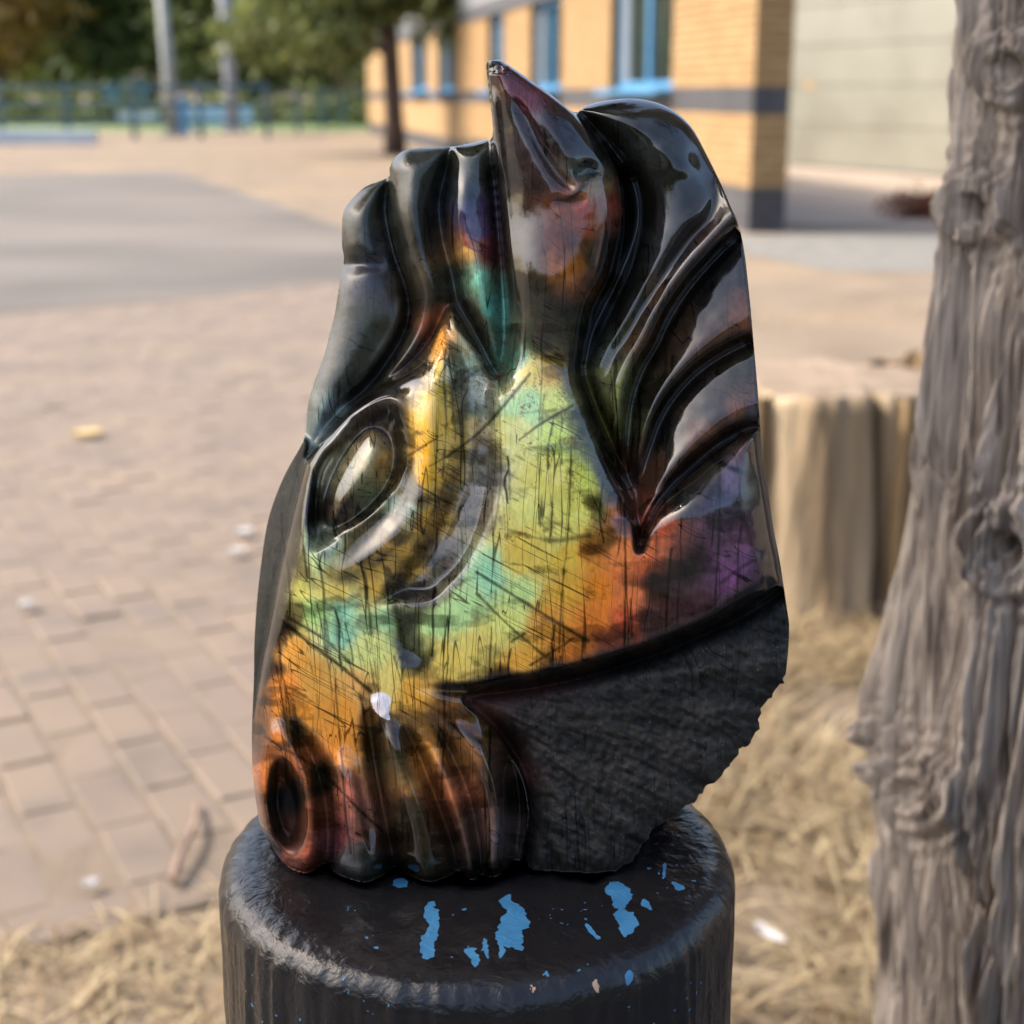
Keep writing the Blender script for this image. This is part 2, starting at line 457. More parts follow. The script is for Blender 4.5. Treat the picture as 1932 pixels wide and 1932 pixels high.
# windows
for i, (a, b) in enumerate(wins):
    wn = empty('window', ((a + b) / 2, -.14 * OY, BAND1)); wn.parent = bld
    hw, hh = (b - a) / 2, HEAD - BAND1
    fr = MB(); f_ = .075
    fr.box(-hw, -hw + f_, -.035, .035, 0, hh); fr.box(hw - f_, hw, -.035, .035, 0, hh)
    fr.box(-hw + f_, hw - f_, -.034, .034, 0, f_); fr.box(-hw + f_, hw - f_, -.034, .034, hh - f_, hh)
    fr.build('frame', M['blue_paint'], wn)
    mu = MB(); mu.box(-.05, .05, -.04, .04, f_, hh - f_); mu.build('mullion', M['blue_paint'], wn)
    jb = MB(); jb.box(hw - .42 * min(1, hw), hw - f_, -.03, .03, f_, hh - f_); jb.build('panel', M['grey_frame'], wn)
    for sx in (-1, 1):
        p = MB(); p.box(min(sx * .05, sx * (hw - f_)), max(sx * .05, sx * (hw - f_)), -.006, .006, f_, hh - f_); p.build('pane', M['glass'], wn)
    sl = MB(); ys = sorted((.30 * OY, -.05 * OY)); sl.box(-hw - .02, hw + .02, ys[0] * .5, ys[1] * .5 + (.17 * OY if OY > 0 else 0), -.05, -.002)
    sl.build('sill', M['blue_paint'], wn, .004)
    bk = MB(); ys = sorted((-.06 * OY, -.16 * OY)); bk.box(-hw, hw, ys[0], ys[1], 0, hh); bk.build('blind_backing', M['glass'], wn)

# ------------------------------------------------------------------ cream garage
g0, g1 = G(1400, 304), G(2350, 378)
gd = (g1 - g0).normalized(); ga = math.atan2(gd.y, gd.x); gl_ = (g1 - g0).length
gar = empty('garage', (g0.x, g0.y, 0), ga)
tag(gar, 'cream sectional garage door in a pale wall beyond the brick pier', 'garage')
ph = .61
for i in range(5):
    q = MB(); q.box(.1, gl_ - 1.2, -.02, .03, .03 + i * ph, .03 + i * ph + ph - .012)
    q.build('door_panel', M['cream'], gar, .008)
q = MB(); q.box(-.6, gl_ + 2, .04, .3, 0, 4.0); q.build('wall', M['cream_wall'], gar)
q = MB(); q.box(.1, gl_ - 1.2, -.05, .02, .004, .028); q.build('threshold', M['fascia'], gar)
q = MB()
for i in range(7): q.box(6.0 * 0 + 1.9 + i * .03, 1.93 + i * .03, -.024, -.0202, 1.22 + .01 * (i % 3), 1.30 - .012 * (i % 2))
q.build('stain', M['dry_leaf'], gar)
q = MB(); q.box(-.7, gl_ + 2.1, -.3, 3, 4.002, 4.2); q.build('roof', M['fascia'], gar)

# ------------------------------------------------------------------ trees beyond the yard
def leaves(name, blobs, n, size, m, parent, seed, flat=.0):
    r = np.random.default_rng(seed); wts = np.array([b[3] * b[4] * b[5] for b in blobs]); wts = wts / wts.sum()
    k = r.choice(len(blobs), n, p=wts); B = np.array(blobs)[k]
    d = r.normal(size=(n, 3)); d /= np.linalg.norm(d, axis=1, keepdims=True)
    rad = r.random(n) ** .42
    # clumps: push the points towards random twig centres
    P_ = B[:, :3] + d * rad[:, None] * B[:, 3:6]
    tw = P_[r.integers(0, n, max(8, n // 40))]
    near_ = tw[r.integers(0, len(tw), n)]
    same = r.random(n) < .5
    P_ = np.where(same[:, None], near_ + r.normal(size=(n, 3)) * size * 2.2, P_)
    a = r.normal(size=(n, 3)); a /= np.linalg.norm(a, axis=1, keepdims=True)
    c = np.cross(a, r.normal(size=(n, 3))); c /= np.maximum(np.linalg.norm(c, axis=1, keepdims=True), 1e-6)
    s = size * (.6 + .8 * r.random((n, 1)))
    Q = np.stack([P_ - a * s, P_ + c * s * .5, P_ + a * s, P_ - c * s * .5], 1).reshape(-1, 3)
    F = np.arange(4 * n).reshape(-1, 4)
    return link(name, mesh_np(name, Q, F), m, parent)
def tree(name, label, loc, h, tr, blobs, n, size, leafm, seed, group=None, lean=0.0, cat='tree', limbs=4):
    t = empty(name, loc); tag(t, label, cat, group)
    r = random.Random(seed)
    q = MB(); pts = [Vector((lean * k * k + r.uniform(-.03, .03) * k, r.uniform(-.03, .03) * k, h * k)) for k in (0, .15, .35, .6, .85, 1)]
    q.tube(pts, [tr * 1.35, tr * 1.05, tr, tr * .85, tr * .6, tr * .3], 12)
    q.build('trunk', M['bark_dark'], t, smooth=True)
    for i in range(limbs):
        b_ = blobs[i % len(blobs)]; k = r.uniform(.35, .8); p0 = Vector((lean * k * k, 0, h * k)); p1 = Vector(b_[:3])
        q = MB(); q.tube([p0, p0.lerp(p1, .5) + Vector((0, 0, .15)), p1], [tr * .5, tr * .32, tr * .12], 7)
        q.build('limb', M['bark_dark'], t, smooth=True)
    leaves('crown', blobs, n, size, leafm, t, seed)
    return t
# tree with the brown trunk in front of the building
tb = G(746, 292)
kx = tb.y / FPX
tree('yard_tree', 'leafy tree with bare brown trunk beside the far end of the brick building', (tb.x, tb.y, 0), 4.6, .17,
     [(-.9, 0, 3.0, 1.3, 1.2, .9), (-2.0, .2, 2.55, 1.2, 1.0, .75), (.4, 0, 3.3, 1.2, 1.2, .9), (1.3, -.3, 2.5, .9, .8, .45), (2.1, -.4, 2.25, .55, .5, .3), (-1.2, -.5, 2.1, 1.0, .8, .5), (-.3, 0, 4.4, 1.8, 1.6, 1.2), (-2.9, .2, 2.2, .6, .6, .5)], 9000, .13, M['leaf_mid'], 4, lean=-.25, limbs=6)
# the row of trees far behind
rowx = [(5, 60, 0, 'golden leaved tree at the far left of the tree row', 'leaf_gold'), (95, 72, 1, 'pale olive tree right of the golden tree', 'leaf_mid'), (185, 64, 2, 'dark tree behind the blue post of the play area', 'leaf_dark'), (290, 70, 3, 'dark spreading tree behind the weathered pole', 'leaf_dark'),
        (400, 62, 4, 'dark tree behind the tall grey lamp pole', 'leaf_mid'), (520, 68, 5, 'broad dark tree behind the railing corner', 'leaf_dark'), (640, 60, 6, 'deep green tree behind the brown trunked yard tree', 'leaf_dark'), (770, 74, 7, 'far tree showing past the end of the brick building', 'leaf_mid')]
for px, Yd, sd_, lb, lm in rowx:
    g = at(px, 175, Yd); r = random.Random(sd_ + 50)
    bl = []
    for i in range(9):
        zc = r.uniform(2.2, 8.0); bl.append((r.uniform(-1.9, 1.9), r.uniform(-1.3, 1.3), zc, r.uniform(1.0, 1.9), r.uniform(1, 1.7), r.uniform(.8, 1.4)))
    bl.append((0, 0, 5, 2.4, 2, 3.0))
    tree('background_tree', lb, (g.x, Yd, 0), 8.5, .22, bl, 7000, .26, M[lm], sd_ + 90, 'trees in a row beyond the play area', limbs=4)
# the wood that closes the view behind them
wood_bl = [(x, 88 + random.uniform(-3, 3), random.uniform(1, 9), 4.5, 3, 3.5) for x in np.arange(-62, 42, 3.2)]
wood_bl += [(x, 90, 11, 5, 3, 4) for x in np.arange(-62, 42, 4)]
wood = leaves('distant_wood', wood_bl, 26000, .5, M['leaf_dark'], None, 77)
tag(wood, 'dark mass of distant woodland behind the tree row', 'wood', kind='stuff')

# ------------------------------------------------------------------ play area: railing, poles, blue things
def rail_fence(name, label, p0, p1, n, h, rails, m, group=None):
    d = p1 - p0; t = empty(name, (p0.x, p0.y, 0), math.atan2(d.y, d.x)); tag(t, label, 'fence', group); L_ = d.length
    for i in range(n + 1):
        q = MB(); q.box(i * L_ / n - .06, i * L_ / n + .06, -.06, .06, 0, h + .06); q.build('post', m, t, .008)
    for z in rails:
        q = MB(); q.box(0, L_, -.10, -.062, z - .05, z + .05); q.build('rail', m, t, .006)
    return t
rail_fence('railing', 'dark teal two rail fence in front of the play area', G(-120, 262), G(505, 262), 5, 1.35, (.45, .85, 1.28), M['dark_rail'])
rail_fence('railing', 'dark fence running from the railing corner to the yard tree', G(505, 258), G(735, 225), 6, 1.2, (.35, .75, 1.15), M['dark_rail'])
gp = G(200, 200); 
sheet('lawn', [(-60, 47.5), (8, 47.5), (20, 120), (-90, 120)], .004, noisy('lawn', (0.076, 0.128, 0.034), (0.128, 0.187, 0.060), 2, .9))
hedge_bl = [(x, 57 + random.uniform(-.5, .5), .35, 1.1, .7, random.uniform(.3, .75)) for x in np.arange(-26, 2, 1.1)]
hd = leaves('hedge', hedge_bl, 6000, .16, M['leaf_mid'], None, 5); tag(hd, 'low dark hedge behind the play area railing', 'hedge', kind='stuff')
back_bl = [(7.5 * math.sin(a), -6.5 * math.cos(a) - .5, z_, 1.2, 1.2, 1.0) for a in np.arange(-1.5, 1.51, .16) for z_ in (.6, 1.5, 2.0)]
bs = leaves('added_shrubbery', back_bl, 14000, .16, M['leaf_dark'], None, 6); tag(bs, 'unseen leaf screen added behind the camera to darken reflections', 'added_shrubbery', kind='stuff')  # unseen, added behind the camera so the polished stone reflects something dark
p = G(327, 258); q = MB()
q.tube([(0, 0, 0), (-.02, 0, 1.5), (-.12, 0, 4.2)], [.19, .17, .13], 12)
t = empty('weathered_pole', (p.x, p.y, 0)); tag(t, 'weathered greenish pole standing among the blue play equipment', 'pole')
q.build('shaft', M['green_pole'], t, smooth=True); q = MB(); q.box(-.3, .3, -.3, .3, 0, .08); q.build('base_plate', M['green_pole'], t, .01)
p = G(441, 250); q = MB()
q.tube([(0, 0, 0), (-.05, 0, 2), (-.2, 0, 7)], [.2, .19, .15], 12)
t = empty('lamp_pole', (p.x, p.y, 0)); tag(t, 'tall grey metal lamp pole rising beside the pale blue panel', 'pole')
q.build('shaft', M['pole'], t, smooth=True); q = MB(); q.box(-.3, .3, -.3, .3, 0, .1); q.build('base_plate', M['pole'], t, .01)
q = MB(); q.box(-.9, .1, -.12, .12, 6.95, 7.1); q.build('lamp_head', M['pole'], t, .02)
def blue_board(name, label, cat, x0, x1, ytop, ybase, m, leg=True, th=.08):
    a = G(x0, ybase); b = G(x1, ybase); Yd = a.y; hz = at(x0, ytop, Yd).z
    t = empty(name, ((a.x + b.x) / 2, Yd, 0)); tag(t, label, cat); W = abs(b.x - a.x) / 2
    q = MB(); q.box(-W, W, -th / 2, th / 2, .12 if leg else 0, hz); q.build('panel', m, t, .012)
    q = MB(); q.box(-W - .02, W + .02, -th / 2 - .02, th / 2 + .02, hz + .001, hz + .06); q.build('cap', m, t, .01)
    if leg:
        for sx in (-1, 1):
            q = MB(); q.box(sx * W * .85 - .04, sx * W * .85 + .04, -.03, .03, 0, .118); q.build('foot', M['dark_rail'], t)
    return t
blue_board('play_panel', 'wide pale blue play panel beside the lamp pole', 'panel', 362, 478, 202, 246, M['pale_blue'])
blue_board('blue_post', 'narrow deep blue upright board right of the weathered pole', 'post', 338, 358, 188, 254, M['blue_paint'], False, .3)
blue_board('play_panel', 'small pale panel left of the weathered pole', 'panel', 225, 300, 215, 240, M['white_blue'])
blue_board('low_wall', 'low whitish blue wall at the edge of the play area', 'wall', -60, 182, 250, 272, M['white_blue'], False, .3)
blue_board('play_panel', 'teal board high behind the railing', 'panel', 200, 285, 152, 226, M['blue_paint'])
blue_board('play_panel', 'dark teal screen behind the far fence', 'panel', 420, 500, 150, 222, M['dark_rail'])
rb = G(1735, 412); 
t = empty('leaf_pile', (rb.x, rb.y, 0)); tag(t, 'heap of red brown fallen leaves on the concrete apron', 'leaf pile')
leaves('leaves', [(0, 0, .10, .45, .3, .14), (.3, .1, .08, .35, .3, .10)], 900, .04, M['red_leaf'], t, 31)

# ------------------------------------------------------------------ bollard
BX, BY, BR, BZ = -.0133, .528, .1005, .857
def bollard():
    nt_ = 420
    prof = [(r_, BZ) for r_ in np.linspace(.0001, BR - .013, 46)]
    prof += [(BR - .013 + .013 * math.sin(a), BZ - .013 + .013 * math.cos(a)) for a in np.linspace(.12, math.pi / 2, 12)]
    prof += [(BR, z) for z in np.linspace(BZ - .0145, BZ - .20, 100)] + [(BR * 1.005, z) for z in np.linspace(BZ - .21, -.02, 24)]
    pr = np.array(prof); th = np.linspace(0, 2 * math.pi, nt_, endpoint=False)
    rr, tt = np.meshgrid(pr[:, 0], th, indexing='ij'); zz = np.repeat(pr[:, 1:2], nt_, 1)
    x, y = rr * np.cos(tt), rr * np.sin(tt)
    tx = np.cos(tt) * 9; ty = np.sin(tt) * 9
    top = (zz > BZ - .0005)
    dz = (fbm(x * 90 + 31, y * 90 + 7, 4) - .5) * .0016 * np.clip(rr / .02, 0, 1)
    dr = (fbm(tx * 2.2 + 50 + 0 * zz, ty * 2.2 + zz * 16 + 50, 4) - .5) * .0022 + (fbm(tx * 9 + 80, ty * 9 + zz * 30 + 80, 2) - .5) * .0010
    edge = np.clip((rr - (BR - .02)) / .02, 0, 1)
    rn = rr + dr * edge
    zn = zz + np.where(zz > BZ - .012, dz, 0) - .0012 * np.exp(-((rr - .03) / .05) ** 2) * (zz > BZ - .001)
    Vv = np.stack([rn * np.cos(tt), rn * np.sin(tt), np.minimum(zn, BZ - .0001)], -1)
    n = len(pr)
    i, j = np.meshgrid(np.arange(n - 1), np.arange(nt_), indexing='ij'); j2 = (j + 1) % nt_
    F = np.stack([i * nt_ + j, (i + 1) * nt_ + j, (i + 1) * nt_ + j2, i * nt_ + j2], -1).reshape(-1, 4)
    return mesh_np('bollard', Vv.reshape(-1, 3), F)
def bollard_mat():
    m, N, L, P = mat('chipped_black_paint')
    tc = N.new('ShaderNodeTexCoord')
    def noise(scale, detail=6, vec=None, dist=0.0):
        t = N.new('ShaderNodeTexNoise'); t.inputs['Scale'].default_value = scale; t.inputs['Detail'].default_value = detail; t.inputs['Distortion'].default_value = dist
        L.new(vec or tc.outputs['Object'], t.inputs['Vector']); return t
    def math_(op, a, b=None, c=None):
        q = N.new('ShaderNodeMath'); q.operation = op
        for k, s in enumerate((a, b, c)):
            if s is None: continue
            if isinstance(s, (int, float)): q.inputs[k].default_value = s
            else: L.new(s, q.inputs[k])
        return q.outputs[0]
    wn = noise(55, 5)
    sc_ = N.new('ShaderNodeVectorMath'); sc_.operation = 'MULTIPLY_ADD'; sc_.inputs[1].default_value = (.016, .016, .016); sc_.inputs[2].default_value = (-.008, -.008, -.008)
    L.new(wn.outputs['Color'], sc_.inputs[0])
    wp = N.new('ShaderNodeVectorMath'); wp.operation = 'ADD'; L.new(tc.outputs['Object'], wp.inputs[0]); L.new(sc_.outputs[0], wp.inputs[1])
    def blobs(lst, dz_=0.0, kz=25):
        out = None
        for px, py, rx, ry in lst:
            g = G(px, py, BZ - dz_); dx = rx * .58 / FPX; dy = ry * .58 / FPX / .5
            s = N.new('ShaderNodeVectorMath'); s.operation = 'SUBTRACT'; s.inputs[1].default_value = (g.x - BX, g.y - BY, BZ - dz_)
            L.new(wp.outputs[0], s.inputs[0])
            mm = N.new('ShaderNodeVectorMath'); mm.operation = 'MULTIPLY'; mm.inputs[1].default_value = (1 / dx, 1 / dy, kz)
            L.new(s.outputs[0], mm.inputs[0])
            ln = N.new('ShaderNodeVectorMath'); ln.operation = 'LENGTH'; L.new(mm.outputs[0], ln.inputs[0])
            out = ln.outputs['Value'] if out is None else math_('MINIMUM', out, ln.outputs['Value'])
        return out
    bl = blobs([(815, 1752, 16, 44), (826, 1722, 13, 10), (970, 1745, 30, 40), (962, 1708, 12, 30), (1172, 1683, 20, 26), (1178, 1735, 12, 22), (1218, 1706, 9, 10), (888, 1806, 9, 16), (913, 1790, 4, 16), (762, 1664, 18, 8),
                (1280, 1668, 6, 8), (944, 1795, 6, 12), (1122, 1752, 6, 10), (1190, 1815, 7, 5), (1370, 1580, 5, 12), (1255, 1640, 4, 14)])
    rag = noise(260, 3)
    sm = math_('LESS_THAN', math_('ADD', bl, math_('MULTIPLY', rag.outputs['Fac'], .7)), 1.32)
    # tiny chips everywhere on the worn edge and a few elsewhere
    spk = noise(330, 2); zone = noise(38, 3)
    sp = math_('MULTIPLY', math_('GREATER_THAN', spk.outputs['Fac'], .70), math_('GREATER_THAN', zone.outputs['Fac'], .54))
    blue = math_('MAXIMUM', sm, sp)
    ch = blobs([(1000, 1872, 9, 5), (1040, 1858, 5, 7), (1130, 1855, 8, 4), (1118, 1870, 5, 4), (880, 1880, 4, 4), (500, 1820, 5, 7), (1225, 1840, 9, 6), (1288, 1795, 4, 5)], .005, 250)
    cm = math_('LESS_THAN', math_('ADD', ch, math_('MULTIPLY', rag.outputs['Fac'], 1.1)), 1.42)
    base = N.new('ShaderNodeValToRGB'); base.color_ramp.elements[0].color = (.006, .006, .008, 1); base.color_ramp.elements[1].color = (.016, .014, .013, 1)
    L.new(noise(24, 6).outputs['Fac'], base.inputs[0])
    m1 = N.new('ShaderNodeMixRGB'); L.new(blue, m1.inputs[0]); L.new(base.outputs[0], m1.inputs[1])
    bn = N.new('ShaderNodeValToRGB'); bn.color_ramp.elements[0].color = (.036, .15, .29, 1); bn.color_ramp.elements[1].color = (.068, .23, .39, 1)
    L.new(noise(120, 4).outputs['Fac'], bn.inputs[0]); L.new(bn.outputs[0], m1.inputs[2])
    m2 = N.new('ShaderNodeMixRGB'); L.new(cm, m2.inputs[0]); L.new(m1.outputs[0], m2.inputs[1]); m2.inputs[2].default_value = (.52, .33, .20, 1)
    L.new(m2.outputs[0], P.inputs['Base Color']); P.inputs['Specular IOR Level'].default_value = .45
    rg_ = N.new('ShaderNodeMapRange'); rg_.inputs[3].default_value = .10; rg_.inputs[4].default_value = .34
    L.new(noise(45, 5).outputs['Fac'], rg_.inputs[0]); L.new(rg_.outputs[0], P.inputs['Roughness'])
    h = math_('ADD', math_('MULTIPLY', noise(150, 8, dist=1.5).outputs['Fac'], .6), math_('MULTIPLY', math_('MAXIMUM', blue, cm), -.35))
    wr = noise(70, 10, dist=3.0)
    h = math_('ADD', h, math_('MULTIPLY', wr.outputs['Fac'], .6))
    b = N.new('ShaderNodeBump'); b.inputs['Strength'].default_value = .6; b.inputs['Distance'].default_value = .0016
    L.new(h, b.inputs['Height']); L.new(b.outputs[0], P.inputs['Normal'])
    return m
bo = link('bollard', bollard(), bollard_mat(), None, True)
bo.location = (BX, BY, 0)
tag(bo, 'round black painted bollard with chipped sky blue paint under the carving', 'bollard')

# ------------------------------------------------------------------ tree trunk on the right
TX, TY = .412, .91
def trunk():
    th = np.r_[np.linspace(R(148), R(268), 460, endpoint=False), np.linspace(R(268), R(508), 130, endpoint=False)]; nth = len(th)
    hz = np.r_[np.linspace(-.05, .45, 50, endpoint=False), np.linspace(.45, 1.28, 430, endpoint=False), np.linspace(1.28, 3.4, 60)]
    Zz, T = np.meshgrid(hz, th, indexing='ij')
    r0 = np.interp(Zz, [-.05, .1, .35, .52, .60, .68, .72, .78, .9, 1.1, 1.3, 2.2, 3.4], [.21, .17, .138, .128, .134, .146, .152, .144, .136, .136, .134, .115, .09])
    cx = TX + np.interp(Zz, [0, 1.2, 3.4], [0, 0, -.2]); cy = TY + 0 * Zz
    # periodic coordinates round the trunk
    c1, s1_ = np.cos(T), np.sin(T)
    def cyl(fr, fz, n, off):   # noise on the cylinder without a seam, drawn out along the trunk
        warp = (fbm(c1 * 1.7 + off, s1_ * 1.7 + Zz * 2.2 + off, 3) - .5) * 1.6
        a = T / (2 * math.pi) * fr + warp * fr * .035
        n0 = fbm(a, Zz * fz + off, n); n1 = fbm(a - fr, Zz * fz + off, n)
        k = sstep(R(480), R(508), T); return n0 * (1 - k) + n1 * k
    big = cyl(13, 1.6, 3, 3.0); mid = cyl(44, 2.6, 4, 21.0); fin = cyl(170, 5.0, 4, 40.0)
    rid = 1 - np.abs(2 * mid - 1)
    dr = (big - .5) * .045 + (mid - .5) * .034 - .020 * np.power(np.clip(rid - .80, 0, 1) / .20, 2) + (np.abs(fin - .5) - .12) * .030
    # flaky stringy pieces standing off
    fl = np.clip(cyl(60, 3.2, 3, 70.0) - .60, 0, 1); dr += fl * .075
    X = cx + (r0 + dr) * c1; Y = cy + (r0 + dr) * s1_
    # knots, burls
    dep = Y * CP + (CAM_H - Zz) * SP; px = 966 + FPX * X / dep; py = 966 - FPX * (Y * SP - (CAM_H - Zz) * CP) / dep
    front = s1_ < .2
    for (kx_, ky_, rr_, up, hole) in [(1858, 395, 46, .016, .030), (1905, 1035, 60, .012, .022), (1650, 1420, 40, .012, 0), (1740, 1500, 50, .010, 0), (1925, 130, 50, .012, .012)]:
        d = np.hypot(px - kx_, py - ky_) / rr_
        dr += front * (up * np.exp(-((d - 1) / .55) ** 2) - hole * np.exp(-(d / .55) ** 2) + .004 * np.cos(d * 9) * np.exp(-(d / 2) ** 2))
    X = cx + (r0 + dr) * c1; Y = cy + (r0 + dr) * s1_
    n = len(hz)
    i, j = np.meshgrid(np.arange(n - 1), np.arange(nth), indexing='ij'); j2 = (j + 1) % nth
    F = np.stack([i * nth + j, i * nth + j2, (i + 1) * nth + j2, (i + 1) * nth + j], -1).reshape(-1, 4)
    me = mesh_np('trunk', np.stack([X - TX, Y - TY, Zz], -1).reshape(-1, 3), F)
    a = me.attributes.new('hollow', 'FLOAT', 'POINT'); a.data.foreach_set('value', np.clip((mid * .6 + fin * .4).ravel(), 0, 1).astype(np.float32))
    return me
def bark_mat():
    m, N, L, P = mat('stringy_grey_bark')
    tc = N.new('ShaderNodeTexCoord'); mp = N.new('ShaderNodeMapping'); mp.inputs['Scale'].default_value = (1, 1, .07)
    L.new(tc.outputs['Object'], mp.inputs[0])
    n1 = N.new('ShaderNodeTexNoise'); n1.inputs['Scale'].default_value = 170; n1.inputs['Detail'].default_value = 10; n1.inputs['Distortion'].default_value = .6
    L.new(mp.outputs[0], n1.inputs['Vector'])
    n2 = N.new('ShaderNodeTexNoise'); n2.inputs['Scale'].default_value = 14; n2.inputs['Detail'].default_value = 5; L.new(tc.outputs['Object'], n2.inputs['Vector'])
    r = N.new('ShaderNodeValToRGB'); e = r.color_ramp.elements; e[0].position = .36; e[0].color = (.08, .06, .048, 1); e[1].position = .66; e[1].color = (.46, .40, .345, 1)
    k = e.new(.5); k.color = (.345, .29, .24, 1)
    ad = N.new('ShaderNodeMath'); ad.operation = 'MULTIPLY_ADD'; ad.inputs[1].default_value = .65
    L.new(n1.outputs['Fac'], ad.inputs[0]); m2 = N.new('ShaderNodeMath'); m2.operation = 'MULTIPLY'; m2.inputs[1].default_value = .35; L.new(n2.outputs['Fac'], m2.inputs[0]); L.new(m2.outputs[0], ad.inputs[2])
    L.new(ad.outputs[0], r.inputs[0]); L.new(r.outputs[0], P.inputs['Base Color']); P.inputs['Roughness'].default_value = .95
    b = N.new('ShaderNodeBump'); b.inputs['Strength'].default_value = 1.0; b.inputs['Distance'].default_value = .007
    L.new(n1.outputs['Fac'], b.inputs['Height']); L.new(b.outputs[0], P.inputs['Normal'])
    return m
M['bark'] = bark_mat()
tr = empty('cypress_tree', (TX, TY, 0)); tag(tr, 'old tree with stringy grey brown bark and a knot hole right beside the bollard', 'tree')
link('trunk', trunk(), M['bark'], tr, True)
LIMB = [((-.05, 0, 2.0), (-1.2, .0, 2.9), (-2.6, .1, 3.5)), ((-.1, 0, 2.4), (-.5, .9, 3.2), (-1.3, 2.0, 3.7)), ((-.12, 0, 2.7), (.9, .4, 3.3), (1.7, .6, 3.7)), ((-.16, 0, 3.0), (-.9, -.2, 4.0), (-1.9, -.3, 4.6)), ((-.2, 0, 3.35), (-.2, .3, 4.4), (-.3, .4, 5.6))]
for a_, b_, c_ in LIMB:
    q = MB(); q.tube([Vector(v) for v in smooth_open([a_, b_, c_], 6)], list(np.linspace(.07, .018, 13)), 9); q.build('limb', M['bark'], tr, smooth=True)
leaves('crown', [(-2.3, .25, 3.5, 1.35, .9, .55), (-1.2, 1.6, 3.7, 1.3, .9, .6), (-2.1, .35, 4.4, 1.4, .9, .6), (-3.2, .6, 4.0, .9, .9, .5)], 20000, .058, M['leaf_cypress'], tr, 12)
leaves('upper_crown', [(1.3, .6, 3.8, .9, 1.0, .5), (-.4, .5, 5.2, 1.2, 1.2, .9)], 3500, .055, M['leaf_cypress'], tr, 13)

# ------------------------------------------------------------------ stump
sx_, sy_, sr_, sh_ = .75, 3.36, .26, .515
st = empty('tree_stump', (sx_, sy_, 0)); tag(st, 'cut tree stump with bark half peeled from pale wood behind the carving', 'stump')
def shell(a0, a1, r_in, r_out, h0, h1, na, nh, seed, amp):
    T, Zz = np.meshgrid(np.linspace(a0, a1, na), np.linspace(h0, h1, nh), indexing='ij')
    edge_ = np.minimum(1, np.minimum(np.arange(na), np.arange(na)[::-1]) / 2.0)[:, None]
    d = (fbm(T * 9 + seed, Zz * 2.5 + seed, 4) - .5) * amp + (fbm(T * 40 + seed, Zz * 5, 3) - .5) * amp * .5
    ro = r_in + (r_out - r_in + d) * edge_ + .02 * np.exp(-Zz / .06)
    tz = Zz + (Zz > h1 - .01) * (fbm(T * 5 + seed, T * 0 + 2, 2) - .5) * .05
    return np.stack([ro * np.cos(T), ro * np.sin(T), tz], -1), na, nh
def grid_faces(na, nh, wrap=False):
    i, j = np.meshgrid(np.arange(na - (0 if wrap else 1)), np.arange(nh - 1), indexing='ij'); i2 = (i + 1) % na
    return np.stack([i * nh + j, i2 * nh + j, i2 * nh + j + 1, i * nh + j + 1], -1).reshape(-1, 4)
# wood core with capped, ring-rough top
T = np.linspace(0, 2 * math.pi, 240, endpoint=False)
rad = [(1.0, z0_) for z0_ in np.linspace(0, sh_ - .012, 22)] + [(.96, sh_), (.7, sh_ + .004), (.4, sh_ + .001), (.05, sh_ + .003)]
Vs = []
for k_, z_ in rad:
    rr_ = (sr_ - .02) * k_ * (1 + .10 * (fbm(np.cos(T) * 1.5 + 9, np.sin(T) * 1.5 + z_ * .6, 3) - .5) + .05 * np.sin(3 * T + 1)) + (.03 * math.exp(-z_ / .08)) + (((fbm(T * 7, T * 0 + z_ * 4, 5) - .5) * .026 - .085 * np.exp(-((T - R(283) - .06 * math.sin(z_ * 9)) / .055) ** 2)) * k_ if k_ > .9 else 0)
    Vs.append(np.stack([rr_ * np.cos(T), rr_ * np.sin(T), np.full(240, z_) + (fbm(np.cos(T) * 3 * k_ + 5, np.sin(T) * 3 * k_ + 5, 3) - .5) * (.03 if z_ > .48 else 0)], -1))
Vs = np.array(Vs).transpose(1, 0, 2)
M['wood'] = noisy('weathered_wood', (0.187, 0.129, 0.074), (0.437, 0.343, 0.226), 9, .9, 9, .9, 40, (1, 1, .16))
M['stump_bark'] = noisy('stump_bark', (0.117, 0.074, 0.039), (0.328, 0.226, 0.117), 9, .95, 8, .8, 30, (1, 1, .15))
link('wood', mesh_np('wood', Vs[:, :23].reshape(-1, 3), grid_faces(240, 23, True)), M['wood'], st, True)
M['stump_top'] = noisy('weathered_cut', (0.172, 0.125, 0.086), (0.281, 0.211, 0.148), 9, .95, 8, .5, 40)
Vt = Vs[:, 22:].copy()
Vt = np.concatenate([Vt, Vt[:, -1:] * np.array([0, 0, 1])], 1)
link('cut_top', mesh_np('cut_top', Vt.reshape(-1, 3), grid_faces(240, Vt.shape[1], True)), M['stump_top'], st, True)
for (a0, a1, h1) in ((R(-71), R(-28), sh_ - .006), (R(-25), R(60), sh_ + .015), (R(70), R(150), sh_ - .04), (R(-175), R(-138), sh_ - .02)):
    S_, na, nh = shell(a0, a1, sr_ - .035, sr_ + .012, 0, h1, 60, 40, a0 * 3 + 20, .05)
    link('bark_slab', mesh_np('bark_slab', S_.reshape(-1, 3), grid_faces(na, nh)), M['stump_bark'], st, True)

